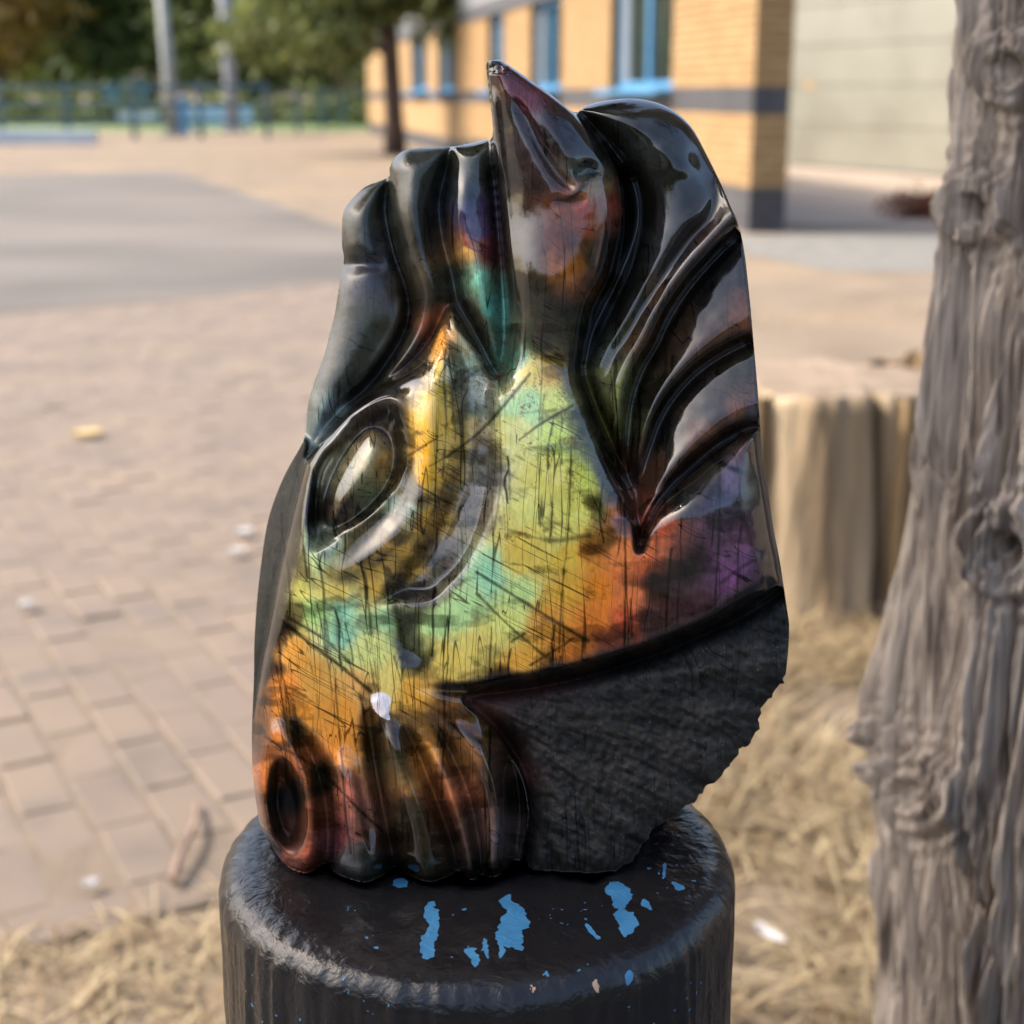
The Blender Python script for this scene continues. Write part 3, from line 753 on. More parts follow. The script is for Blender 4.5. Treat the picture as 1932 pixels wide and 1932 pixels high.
# ------------------------------------------------------------------ dry grass and litter
def straw(name, label, sampler, n, seed, lmin=.03, lmax=.11, m='straw'):
    r = np.random.default_rng(seed); P_ = sampler(r, n)
    n = len(P_)
    az = r.uniform(0, 2 * math.pi, n); el = np.abs(r.normal(.12, .28, n)); L_ = r.uniform(lmin, lmax, n); wd2 = r.uniform(.0012, .003, n)
    d = np.stack([np.cos(az) * np.cos(el), np.sin(az) * np.cos(el), np.sin(el)], -1)
    sidev = np.stack([-np.sin(az), np.cos(az), np.zeros(n)], -1) * wd2[:, None]
    base = np.c_[P_, r.uniform(.001, .012, n)]
    mid = base + d * (L_ * .55)[:, None] + np.c_[np.zeros((n, 2)), r.uniform(.002, .012, n)]
    tip = base + d * L_[:, None]; tip[:, 2] = np.maximum(tip[:, 2] - .01, .003)
    Q = np.stack([base - sidev, base + sidev, mid + sidev * .9, mid - sidev * .9, tip + sidev * .2, tip - sidev * .2], 1).reshape(-1, 3)
    k = np.arange(n) * 6
    F = np.concatenate([np.stack([k, k + 1, k + 2, k + 3], -1), np.stack([k + 3, k + 2, k + 4, k + 5], -1)])
    o = link(name, mesh_np(name, Q, F), M[m]); tag(o, label, 'grass', kind='stuff'); return o
def in_right(r, n):
    x = r.uniform(.05, 1.5, n * 2); y = r.uniform(1.55, 3.3, n * 2)
    dens = fbm(x * 3.1 + 4, y * 3.1, 3) - .10 * sstep(2.3, 3.2, y)
    k = (dens > .40) & (np.hypot(x - TX, y - TY) > .25); return np.c_[x, y][k][:n]
straw('dry_grass', 'matted straw coloured grass on the ground right of the bollard', in_right, 13000, 1, .05, .20)
def in_left(r, n):
    x = r.uniform(-1.2, .3, n * 4); y = r.uniform(1.3, 2.5, n * 4)
    side = (x - P0.x) * ey.x + (y - P0.y) * ey.y
    dens = fbm(x * 4.1 + 14, y * 4.1, 3)
    k = (side < .02) & (dens > .36); return np.c_[x, y][k][:n]
straw('dry_grass', 'brown dry grass along the front edge of the brick paving', in_left, 3200, 2, .03, .12)
def in_mid(r, n):
    x = r.uniform(.3, 3.0, n); y = r.uniform(3.3, 8.5, n); k = fbm(x * 2 + 4, y * 2, 3) > .55; return np.c_[x, y][k]
straw('leaf_litter', 'thin dry litter scattered over the sandy ground by the stump', in_mid, 5000, 3, .03, .08)
def flat_leaf(name, label, cat, p, L_, W_, m, rz, curl=.01, group=None):
    n = 9; Vv = []
    for i in range(n):
        t_ = i / (n - 1); wv_ = W_ * math.sin(math.pi * min(1, t_ * .96 + .02)) ** .7
        for s_ in (-1, -.5, 0, .5, 1):
            Vv.append(((t_ - .5) * L_, s_ * wv_, .004 + curl * abs(s_) ** 1.5 + curl * .8 * (t_ - .5) ** 2))
    F = [(i * 5 + j, i * 5 + j + 1, (i + 1) * 5 + j + 1, (i + 1) * 5 + j) for i in range(n - 1) for j in range(4)]
    me = bpy.data.meshes.new(name); me.from_pydata(Vv, [], F)
    o = link(name, me, m, None, True); o.location = p; o.rotation_euler = (0, 0, rz)
    md = o.modifiers.new('thickness', 'SOLIDIFY'); md.thickness = .0012
    tag(o, label, cat, group); return o
zt = .014
flat_leaf('paper_scrap', 'crumpled white scrap, the upper of two lying on the paving beside the carving', 'scrap', G(463, 1012, zt), .055, .022, M['white_scrap'], .5, .012)
flat_leaf('paper_scrap', 'thin white scrap, the lower of two lying on the paving beside the carving', 'scrap', G(446, 1046, zt), .06, .016, M['white_scrap'], .2, .008)
flat_leaf('paper_scrap', 'small whitish scrap alone on the paving towards the yard corner', 'scrap', G(52, 1148, zt), .045, .018, M['white_scrap'], 1.1, .01)
flat_leaf('fallen_leaf', 'yellow fallen leaf lying flat on the brick paving', 'leaf', G(165, 822, zt), .11, .035, M['yellow_leaf'], .3, .01)
flat_leaf('fallen_leaf', 'tiny cream leaf near the front edge of the paving', 'leaf', G(172, 1675, zt), .028, .010, M['white_scrap'], .7, .006)
flat_leaf('fallen_leaf', 'small tan leaf in the dry grass right of the bollard', 'leaf', G(1452, 1775, .012), .06, .014, M['white_scrap'], -1.0, .01)
tw = MB(); pts_ = [G(x_, y_, zt) for x_, y_ in ((372, 1520), (372, 1555), (362, 1590), (346, 1620), (334, 1650), (328, 1672))]
c0 = pts_[2]; pv_ = [Vector((p.x - c0.x, p.y - c0.y, .012 * math.sin(i * .6))) for i, p in enumerate(pts_)]
tw.tube([Vector(v) for v in smooth_open([tuple(p) for p in pv_], 5)], list(np.linspace(.004, .0075, 26)), 8)
o = tw.build('curled_twig', M['twig'], None, smooth=True); o.location = (c0.x, c0.y, .020); tag(o, 'curved brown twig lying on the paving near the bollard', 'twig')

# ------------------------------------------------------------------ the carved stone head
# Template drawn on a 1932-unit square; depths in millimetres towards the viewer of the carving's face.
Y_MID = 0.515                         # the upright middle plane of the slab
ST = 1.8
u1 = np.arange(436, 1524, ST); v1 = np.arange(92, 1706, ST)
U, V = np.meshgrid(u1, v1)            # rows: v
NV, NU = U.shape

def bb(pts, pad):
    p = np.asarray(pts)
    i0 = max(0, int((p[:, 1].min() - pad - v1[0]) / ST)); i1 = min(NV, int((p[:, 1].max() + pad - v1[0]) / ST) + 2)
    j0 = max(0, int((p[:, 0].min() - pad - u1[0]) / ST)); j1 = min(NU, int((p[:, 0].max() + pad - u1[0]) / ST) + 2)
    return slice(i0, i1), slice(j0, j1)
def pdist(pts, X, Y, closed=False):   # distance to a polyline, position along it 0..1, signed side
    p = np.asarray(pts, float)
    if closed: p = np.vstack([p, p[:1]])
    L = np.r_[0, np.cumsum(np.hypot(*np.diff(p, axis=0).T))]
    best = np.full(X.shape, 1e9); tt = np.zeros(X.shape); sd = np.zeros(X.shape)
    for i in range(len(p) - 1):
        ax, ay = p[i]; dx, dy = p[i + 1] - p[i]; l2 = dx * dx + dy * dy
        if l2 < 1e-9: continue
        t = np.clip(((X - ax) * dx + (Y - ay) * dy) / l2, 0, 1)
        ex_, ey_ = X - ax - t * dx, Y - ay - t * dy
        d = ex_ * ex_ + ey_ * ey_
        m = d < best
        best = np.where(m, d, best); tt = np.where(m, (L[i] + t * (L[i + 1] - L[i])) / L[-1], tt)
        sd = np.where(m, dx * ey_ - dy * ex_, sd)
    return np.sqrt(best), tt, sd
def inside(pts, X, Y):
    p = np.asarray(pts, float); q = np.roll(p, -1, axis=0); c = np.zeros(X.shape, bool)
    for (ax, ay), (bx, by) in zip(p, q):
        if ay == by: continue
        c ^= ((ay > Y) != (by > Y)) & (X < (bx - ax) * (Y - ay) / (by - ay) + ax)
    return c
def region(ctrl, n=5):                # inside distance of a smooth closed shape
    pts = smooth_closed(ctrl, n) if n > 1 else np.asarray(ctrl, float)
    sl = bb(pts, 4); X, Y = U[sl], V[sl]
    ins = inside(pts, X, Y)
    d = pdist(pts, X, Y, True)[0]
    s = np.zeros(U.shape); s[sl] = np.where(ins, d, 0)
    m = np.zeros(U.shape, bool); m[sl] = ins
    return s, m
def inf(s, w_):
    x = np.clip(s / w_, 0, 1); return np.sqrt(np.maximum(0, 1 - (1 - x) ** 2))
def stroke(H, ctrl, depth, width, taper=(.0, .0), sharp=1.0, n=6):
    """raise (+) or cut (-) along a smooth curve"""
    pts = smooth_open(ctrl, n); sl = bb(pts, width * 3.2)
    d, t, _ = pdist(pts, U[sl], V[sl])
    k = np.ones_like(t)
    if taper[0]: k *= sstep(0, taper[0], t)
    if taper[1]: k *= sstep(0, taper[1], 1 - t)
    wv = width * (.45 + .55 * k)
    H[sl] += depth * k * np.exp(-np.power(d / wv, 2 * sharp))
def blur(A, r):
    for _ in range(2):
        for ax in (0, 1):
            P_ = np.pad(A, [(r, r) if a == ax else (0, 0) for a in (0, 1)], mode='edge')
            c = np.cumsum(P_, axis=ax); z = np.zeros_like(np.take(c, [0], axis=ax)); c = np.concatenate([z, c], axis=ax)
            k = 2 * r + 1
            A = (np.take(c, range(k, c.shape[ax]), axis=ax) - np.take(c, range(0, c.shape[ax] - k), axis=ax)) / k
    return A

OUT = [(918, 120), (930, 114), (948, 116), (1000, 150), (1045, 182), (1083, 212), (1110, 198), (1150, 189), (1195, 186), (1240, 194),
       (1275, 212), (1305, 240), (1330, 285), (1355, 335), (1378, 385), (1395, 430), (1405, 480), (1412, 540), (1418, 600), (1423, 660),
       (1430, 740), (1434, 800), (1440, 870), (1450, 930), (1460, 1000), (1470, 1050), (1480, 1115), (1485, 1150), (1489, 1180), (1487, 1230),
       (1480, 1283), (1468, 1296), (1450, 1318), (1433, 1345), (1432, 1372), (1412, 1402), (1396, 1412), (1388, 1430), (1370, 1450), (1345, 1475), (1322, 1500),
       (1290, 1525), (1262, 1548), (1235, 1562), (1216, 1590), (1190, 1620), (1165, 1642), (1135, 1660), (1110, 1665), (1085, 1656),
       (1060, 1655), (1040, 1646), (1018, 1650), (1000, 1645), (980, 1648), (950, 1660), (925, 1667), (905, 1672), (870, 1672), (848, 1666), (820, 1672),
       (790, 1666), (765, 1655), (745, 1648), (722, 1660), (690, 1673), (660, 1668), (630, 1655), (612, 1643), (598, 1648), (575, 1651),
       (550, 1640), (530, 1622), (508, 1590), (492, 1560), (484, 1520), (478, 1470), (475, 1420), (476, 1350), (479, 1280), (480, 1210),
       (486, 1120), (500, 1010), (515, 950), (540, 890), (572, 832), (577, 800), (580, 770), (592, 725), (612, 670), (620, 640), (632, 590),
       (640, 540), (649, 490), (645, 460), (647, 405), (660, 380), (690, 352), (732, 335), (735, 318), (745, 298), (765, 283), (800, 279),
       (850, 277), (885, 271), (910, 265), (929, 258), (926, 200), (920, 150)]
OUTS = smooth_closed(OUT, 4)
# chipped lower right edge
_q = OUTS.copy(); _k = (OUTS[:, 0] > 1120) & (OUTS[:, 1] > 1280)
OUTS[_k] += (np.random.default_rng(3).random((_k.sum(), 2)) - .5) * 9
sO = pdist(OUTS, U, V, True)[0]
insO = inside(OUTS, U, V)
sI = np.where(insO, sO, 0)
LAB = np.zeros(U.shape, int)          # 0 head, then the parts

# --- layer: back slab shoulder level
H = -4 + 6 * inf(sI, 90)
# --- left mane
def lay(ctrl, off, bulge, wid, label, n=5):
    s, m = region(ctrl, n)
    h = off + bulge * inf(s, wid)
    H[m] = h[m]
    if label is not None: LAB[m] = label
    return s, m
sA, mA = lay([(740, 330), (690, 348), (655, 378), (642, 405), (640, 460), (644, 495), (632, 545), (624, 600), (610, 645), (598, 680), (582, 725), (572, 770), (574, 835), (583, 862), (640, 790), (700, 728),
              (752, 655), (772, 600), (768, 545), (745, 480), (730, 410), (732, 360)], -12, 16, 75, 1)
sB, mB = lay([(735, 335), (735, 315), (745, 294), (765, 278), (800, 274), (850, 273), (846, 312), (830, 380), (836, 450), (852, 510), (862, 560), (845, 590), (815, 640),
              (770, 692), (700, 740), (640, 780), (590, 860), (640, 788), (700, 726), (752, 655), (774, 600), (770, 545), (748, 480), (733, 410)], -5, 17, 62, 2)
sC, mC = lay([(850, 273), (885, 267), (912, 260), (932, 254), (940, 330), (946, 420), (954, 520), (958, 620), (940, 706), (905, 650), (875, 600), (860, 560), (852, 510), (836, 450), (830, 380), (846, 312)], -2, 15, 50, 3)
# --- right mane
s1, m1 = lay([(1083, 206), (1110, 194), (1150, 184), (1195, 181), (1240, 189), (1278, 208), (1309, 238), (1334, 283), (1360, 335), (1382, 385), (1398, 430), (1350, 480), (1300, 535),
              (1262, 592), (1235, 650), (1206, 702), (1187, 765), (1180, 850), (1188, 905), (1195, 935), (1172, 890), (1150, 830), (1122, 765), (1100, 705), (1116, 655),
              (1148, 590), (1180, 520), (1200, 450), (1206, 395), (1196, 340), (1165, 290), (1125, 245)], -4, 22, 95, 4)
s2, m2 = lay([(1398, 430), (1409, 480), (1416, 540), (1422, 600), (1425, 642), (1380, 660), (1330, 690), (1285, 732), (1250, 782), (1228, 835), (1210, 890), (1198, 938), (1190, 905),
              (1182, 850), (1190, 768), (1210, 705), (1240, 655), (1268, 594), (1305, 538), (1352, 483)], -3, 20, 58, 5)
s3, m3 = lay([(1425, 642), (1434, 740), (1437, 802), (1392, 817), (1340, 850), (1295, 890), (1250, 940), (1225, 990), (1207, 1042), (1200, 1000), (1198, 940), (1210, 890),
              (1228, 835), (1250, 782), (1285, 732), (1330, 690), (1380, 660)], -2, 21, 58, 6)
# --- the face
FACE = [(582, 862), (612, 815), (645, 778), (700, 738), (770, 692), (815, 640), (847, 572), (875, 600), (905, 650), (936, 708), (952, 640), (958, 480), (1000, 420), (1090, 420), (1130, 480), (1118, 600), (1100, 690), (1122, 765),
        (1150, 830), (1174, 895), (1194, 930), (1203, 958), (1214, 950), (1236, 935), (1295, 892), (1340, 852), (1392, 818), (1440, 800), (1456, 930), (1476, 1050), (1492, 1180),
        (1500, 1300), (1440, 1440), (1250, 1570), (1110, 1690), (900, 1690), (700, 1690), (560, 1670), (500, 1600), (470, 1500), (466, 1400), (482, 1320), (508, 1170), (543, 1000), (570, 890)]
sF, mF = region(FACE, 3)
rbn = 130 - 85 * sstep(1380, 1560, V) - 65 * sstep(1200, 1400, U)
fe = np.minimum(inf(sI, rbn), inf(sF, 62))
hF = -2 + 21 * fe + 5 * np.exp(-((U - 930) / 330) ** 2 - ((V - 950) / 380) ** 2)
H[mF] = hF[mF]; LAB[mF] = 0
# --- left flank falling away behind the face
sL, mL = region([(583, 835), (572, 890), (545, 1000), (510, 1170), (485, 1320), (470, 1400), (455, 1400), (460, 1250), (470, 1110), (490, 1000), (520, 910), (560, 830)], 3)
dR = pdist(smooth_open([(584, 838), (574, 890), (546, 1000), (511, 1170), (486, 1320), (474, 1420)]), U, V)[0]
mLx = mL | (~insO & (dR < 60) & (U < 575) & (V > 830) & (V < 1400))
mL &= insO
H[mLx] = (2 - .11 * dR - .004 * dR ** 2)[mLx]; LAB[mL] = 7
# --- horn
HORN = [(914, 118), (930, 108), (952, 112), (1002, 146), (1048, 178), (1087, 210), (1122, 252), (1150, 293), (1167, 335), (1174, 390), (1170, 450), (1152, 520), (1126, 572), (1106, 625), (1098, 690),
        (1060, 770), (1000, 770), (962, 690), (955, 600), (950, 520), (944, 440), (937, 360), (929, 270), (921, 190)]
sH, mH = region(HORN, 4)
ax_d, ax_t, ax_s = pdist(smooth_open([(932, 112), (965, 220), (1008, 330), (1045, 440), (1048, 560), (1030, 700)]), U, V)
wloc = np.interp(ax_t, [0, .1, .3, .5, .62, 1], [22, 40, 70, 95, 108, 90])
offH = np.interp(ax_t, [0, .25, .5, 1], [17, 11, 6, 6])
hH = offH + np.interp(ax_t, [0, .25, .5, .7, 1], [7, 17, 24, 26, 20]) * inf(sH, wloc)
wH = 1 - sstep(545, 715, V)
H[mH] = (H * (1 - wH) + hH * wH)[mH]
LAB[mH & (V < 610)] = 8
# flat polished facet and spiral groove of the horn
dl_ = pdist(smooth_open([(918, 118), (925, 190), (932, 270), (940, 360), (947, 440), (952, 520)]), U, V)[0]
dr_, tr_, sr2 = pdist(smooth_open([(932, 116), (958, 160), (990, 230), (1022, 305), (1050, 372), (1062, 440), (1062, 540)]), U, V)
q_ = dl_ / (dl_ + dr_ + 1e-6)
fac = mH & (sr2 > 0) & (V < 520)
hfac = offH + 1 + np.interp(tr_, [0, .15, .3, .6, 1], [6, 13, 17, 24, 22]) * q_
wf_ = 1 - sstep(340, 500, V)
H[fac] = (H * (1 - .45 * wf_) + hfac * .45 * wf_)[fac]
Hb_ = blur(H, 3); hin = sH > 12; H[hin] = Hb_[hin]
stroke(H, [(962, 168), (990, 225), (1022, 285), (1058, 335), (1090, 362)], -2.6, 11, (.25, .1))
stroke(H, [(1010, 190), (1050, 250), (1092, 318)], 1.6, 16, (.3, .2))
stroke(H, [(1085, 335), (1112, 318), (1122, 335)], -4.5, 14, (.1, .1))
stroke(H, [(1040, 372), (1075, 385), (1110, 372)], -1.8, 10, (.2, .2))
stroke(H, [(925, 150), (940, 290), (955, 430), (966, 560), (972, 640)], 2.0, 9, (.1, .35))

# --- strand detail of the mane
stroke(H, [(1345, 372), (1318, 450), (1262, 540), (1205, 620), (1160, 690)], 3.2, 26, (.15, .2))
stroke(H, [(1202, 400), (1196, 470), (1165, 560), (1124, 640), (1102, 700)], 2.6, 13, (.15, .1))
stroke(H, [(1300, 262), (1330, 330), (1342, 372)], -2.0, 14, (.3, .3))
stroke(H, [(1222, 275), (1275, 300), (1302, 345)], 1.5, 18, (.3, .3))
stroke(H, [(1400, 470), (1340, 545), (1290, 605), (1250, 670)], 3.5, 18, (.1, .3))
stroke(H, [(1412, 680), (1340, 725), (1285, 780), (1250, 850)], 3.0, 16, (.1, .3))
# each lock climbs from its upper groove to a crest and drops steeply into the next groove
def ramp(mask, upper, lower, off, amp, crest=.70):
    dA = pdist(smooth_open(upper), U, V)[0]; dB = pdist(smooth_open(lower), U, V)[0]
    t = dA / (dA + dB + 1e-6)
    p_ = np.where(t < crest, (t / crest) ** .9, np.sqrt(np.maximum(0, 1 - ((t - crest) / (1 - crest)) ** 2)))
    wdt = np.clip((dA + dB) / 46.0, 0, 1)
    H[mask] = (off + amp * p_ * wdt)[mask]
GA = [(1398, 430), (1350, 480), (1300, 535), (1262, 592), (1235, 650), (1206, 702), (1187, 765), (1180, 850), (1190, 915)]
GB = [(1430, 640), (1380, 660), (1330, 690), (1285, 732), (1250, 782), (1228, 835), (1210, 890), (1198, 938)]
GC = [(1440, 802), (1392, 817), (1340, 850), (1295, 890), (1250, 940), (1225, 990), (1207, 1042)]
GV = [(1345, 300), (1330, 380), (1280, 440), (1225, 520), (1175, 600), (1130, 680), (1118, 740), (1150, 830), (1185, 905)]
ramp(m2, GA, GB, 0, 11)
ramp(m3, GB, GC, 1, 11)
dV_, tV_, sV_ = pdist(smooth_open(GV), U, V)
low1 = m1 & (sV_ < 0) & (V > 300)
hold = H.copy(); ramp(low1, GV, GA, 7, 10, .66)
wl_ = sstep(0, 26, dV_); H[low1] = (hold * (1 - wl_) + H * wl_)[low1]
# grooves between locks, cut deep
stroke(H, [(1168, 300), (1196, 350), (1205, 400), (1196, 455), (1172, 520), (1140, 585), (1112, 645), (1100, 690)], -9, 15, (.12, .3))
stroke(H, [(1398, 432), (1350, 482), (1302, 537), (1264, 594), (1236, 652), (1207, 703), (1187, 766), (1180, 850), (1192, 925)], -8, 11, (.02, .3))
stroke(H, [(1425, 642), (1380, 661), (1330, 691), (1285, 733), (1250, 783), (1228, 836), (1206, 905)], -7, 10, (.02, .3))
stroke(H, [(1436, 803), (1392, 818), (1340, 851), (1295, 891), (1250, 941), (1225, 991), (1207, 1070)], -6, 10, (.02, .6))
stroke(H, [(1105, 700), (1128, 780), (1158, 850), (1188, 915), (1203, 1000), (1206, 1090)], -4.5, 13, (.3, .6))
stroke(H, [(733, 335), (732, 410), (750, 480), (772, 550), (775, 600), (752, 656), (700, 730), (640, 790), (588, 856)], -5, 9, (.05, .1))
stroke(H, [(848, 290), (831, 380), (838, 450), (854, 512), (866, 565), (905, 645), (935, 702)], -5, 8, (.1, .2))
stroke(H, [(930, 300), (938, 380), (945, 470), (953, 560), (957, 630)], -6, 9, (.1, .3))
# ripple inside the left locks
stroke(H, [(648, 500), (690, 498), (735, 505)], -3.5, 12, (.0, .3))
stroke(H, [(790, 300), (778, 380), (790, 470), (812, 550), (800, 620)], 2.2, 20, (.25, .3))
stroke(H, [(722, 390), (735, 470), (758, 545), (752, 610), (705, 690), (650, 750)], 3.0, 10, (.1, .2))
stroke(H, [(825, 340), (818, 430), (836, 520), (846, 570)], -2.2, 10, (.25, .2))
stroke(H, [(880, 320), (880, 420), (902, 540), (930, 640)], 2.4, 18, (.25, .2))

# --- eye
sS, mS = region([(590, 1046), (574, 1010), (580, 940), (598, 874), (640, 802), (690, 768), (738, 757), (764, 790), (769, 850), (756, 905), (726, 950), (682, 990), (640, 1022)], 5)
H -= np.where(mS, 9.0 * sstep(-4, 40, sS), 0)
sE, mE = region([(620, 988), (616, 940), (638, 882), (668, 836), (696, 811), (726, 820), (740, 850), (736, 887), (716, 926), (682, 962), (646, 987)], 5)
H += np.where(mE, 13 * (.75 * inf(sE, 62) + .25 * sstep(-4, 52, sE)), 0); LAB[mE] = 9
stroke(H, [(634, 838), (604, 885), (594, 940), (594, 990), (604, 1022)], -4.5, 8, (.15, .15))
stroke(H, [(622, 1012), (668, 994), (712, 962), (742, 925)], 2.4, 9, (.2, .2))
stroke(H, [(640, 795), (690, 762), (740, 748), (775, 785)], 2.5, 10, (.2, .25))
# --- brow crescent and scoop beside it
stroke(H, [(838, 612), (828, 690), (815, 780), (812, 860), (796, 935), (752, 1008), (686, 1062), (600, 1100)], 7, 31, (.2, .3))
sK, mK = region([(838, 612), (852, 700), (857, 800), (844, 900), (808, 990), (762, 1062), (706, 1139), (764, 1141), (822, 1136), (882, 1086), (926, 1006), (952, 900), (954, 800), (940, 722), (898, 660)], 5)
dk = pdist(smooth_open([(838, 612), (852, 700), (857, 800), (844, 900), (808, 990), (762, 1062), (706, 1139), (764, 1141)]), U, V)[0]
H -= np.where(mK, 11 * sstep(-2, 36, sK) * (.10 + .90 * np.exp(-dk / 75)), 0)
stroke(H, [(745, 1135), (752, 1180), (772, 1225), (805, 1245)], -2.2, 22, (.25, .3))

# --- cheek, jaw
H += 9 * np.exp(-((U - 1312) / 70) ** 2 - ((V - 985) / 85) ** 2) * mF
H += 2.0 * np.exp(-((U - 1030) / 110) ** 2 - ((V - 900) / 170) ** 2)
NECK = [(1492, 1112), (1400, 1158), (1300, 1207), (1200, 1245), (1100, 1275), (1000, 1296), (880, 1313), (905, 1345), (942, 1384), (976, 1434), (995, 1484), (1002, 1545), (990, 1600), (985, 1690),
        (1110, 1690), (1250, 1600), (1400, 1440), (1500, 1300)]
sN, mN = region(NECK, 3); mNx = mN.copy(); mN &= insO
jag = fbm((U * .6 + V * .8) / 60, (V * .9 - U * .5) / 9, 4)
ang = np.arctan2(V - 1310, U - 870)
ray_ = fbm(ang * 20, np.hypot(U - 870, V - 1310) / 120, 4)
hN = 3 + 9 * inf(np.minimum(sN, sI + 6), 70) - 5 * sstep(1150, 1490, U) + (ray_ - .5) * 3.0 + (jag - .5) * 2.2 + (fbm(U / 9, V / 9, 4) - .5) * 2.2
H[mNx] = hN[mNx]; LAB[mN] = 10
stroke(H, [(770, 1292), (850, 1303), (950, 1300), (1050, 1283), (1150, 1257), (1250, 1224), (1350, 1182), (1430, 1143), (1485, 1114)], -13, 14, (.3, .02))
# --- lips and nostril
stroke(H, [(528, 1345), (565, 1392), (598, 1450), (616, 1530), (618, 1600), (608, 1650)], -12.8, 17, (.3, .0))
stroke(H, [(692, 1310), (702, 1400), (716, 1490), (732, 1570), (748, 1655)], -9.3, 13, (.2, .0))
stroke(H, [(752, 1345), (792, 1430), (828, 1520), (856, 1600), (872, 1675)], -11.0, 14, (.3, .0))
stroke(H, [(806, 1340), (850, 1418), (884, 1500), (902, 1580), (912, 1660)], -6.8, 11, (.3, .0))
stroke(H, [(884, 1326), (936, 1376), (966, 1436), (980, 1510), (976, 1590), (966, 1655)], -18.8, 23, (.35, .0))
stroke(H, [(640, 1400), (662, 1500), (680, 1590), (690, 1660)], 6.0, 30, (.3, .0))
stroke(H, [(725, 1340), (752, 1440), (790, 1560), (806, 1660)], 6.5, 26, (.25, .0))
stroke(H, [(800, 1390), (842, 1480), (870, 1570), (886, 1660)], 4.2, 16, (.3, .0))
stroke(H, [(850, 1350), (905, 1430), (932, 1520), (938, 1640)], 6.0, 22, (.3, .0))
stroke(H, [(668, 1430), (690, 1530), (702, 1620)], -2.7, 9, (.3, .3))
tn = R(-7); un = (U - 541) * math.cos(tn) + (V - 1522) * math.sin(tn); vn = -(U - 541) * math.sin(tn) + (V - 1522) * math.cos(tn)
en = np.hypot(un / 33, vn / 90)
H += 3.5 * np.exp(-((en - 1.45) / .35) ** 2) * (V > 1300)
H -= 13 * (1 - sstep(.55, 1.12, en)); LAB[(en < 1.06) & insO] = 11
# chipped white flake
stroke(H, [(705, 1318), (718, 1335), (728, 1356)], 1.2, 14, (.1, .1), 3)
H = np.where(insO, H, H)
Hs = blur(H, 2)
keep = (LAB == 10)
H = np.where(keep, .75 * blur(H, 1) + .25 * Hs, Hs)
Hm_ = blur(H, 4); wm_ = .6 * blur(((LAB >= 1) & (LAB <= 6)).astype(float), 5) * sstep(3, 22, sI); H = H * (1 - wm_) + Hm_ * wm_
Hr_ = blur(H, 9); er_ = blur(((LAB == 0) & (U > 1360) & (V > 850)).astype(float), 7) * sstep(4, 34, sI); H = H * (1 - er_) + Hr_ * er_
H += (fbm(U / 40, V / 40, 2) - .5) * .5                       # hand-carved unevenness
H += (fbm(U / 150 + 5, V / 150, 2) - .5) * 2.0
# --- rough chip on the tip of the horn
H -= np.where((V < 140) & (U < 960), 2.5 * fbm(U / 8, V / 8, 3), 0)

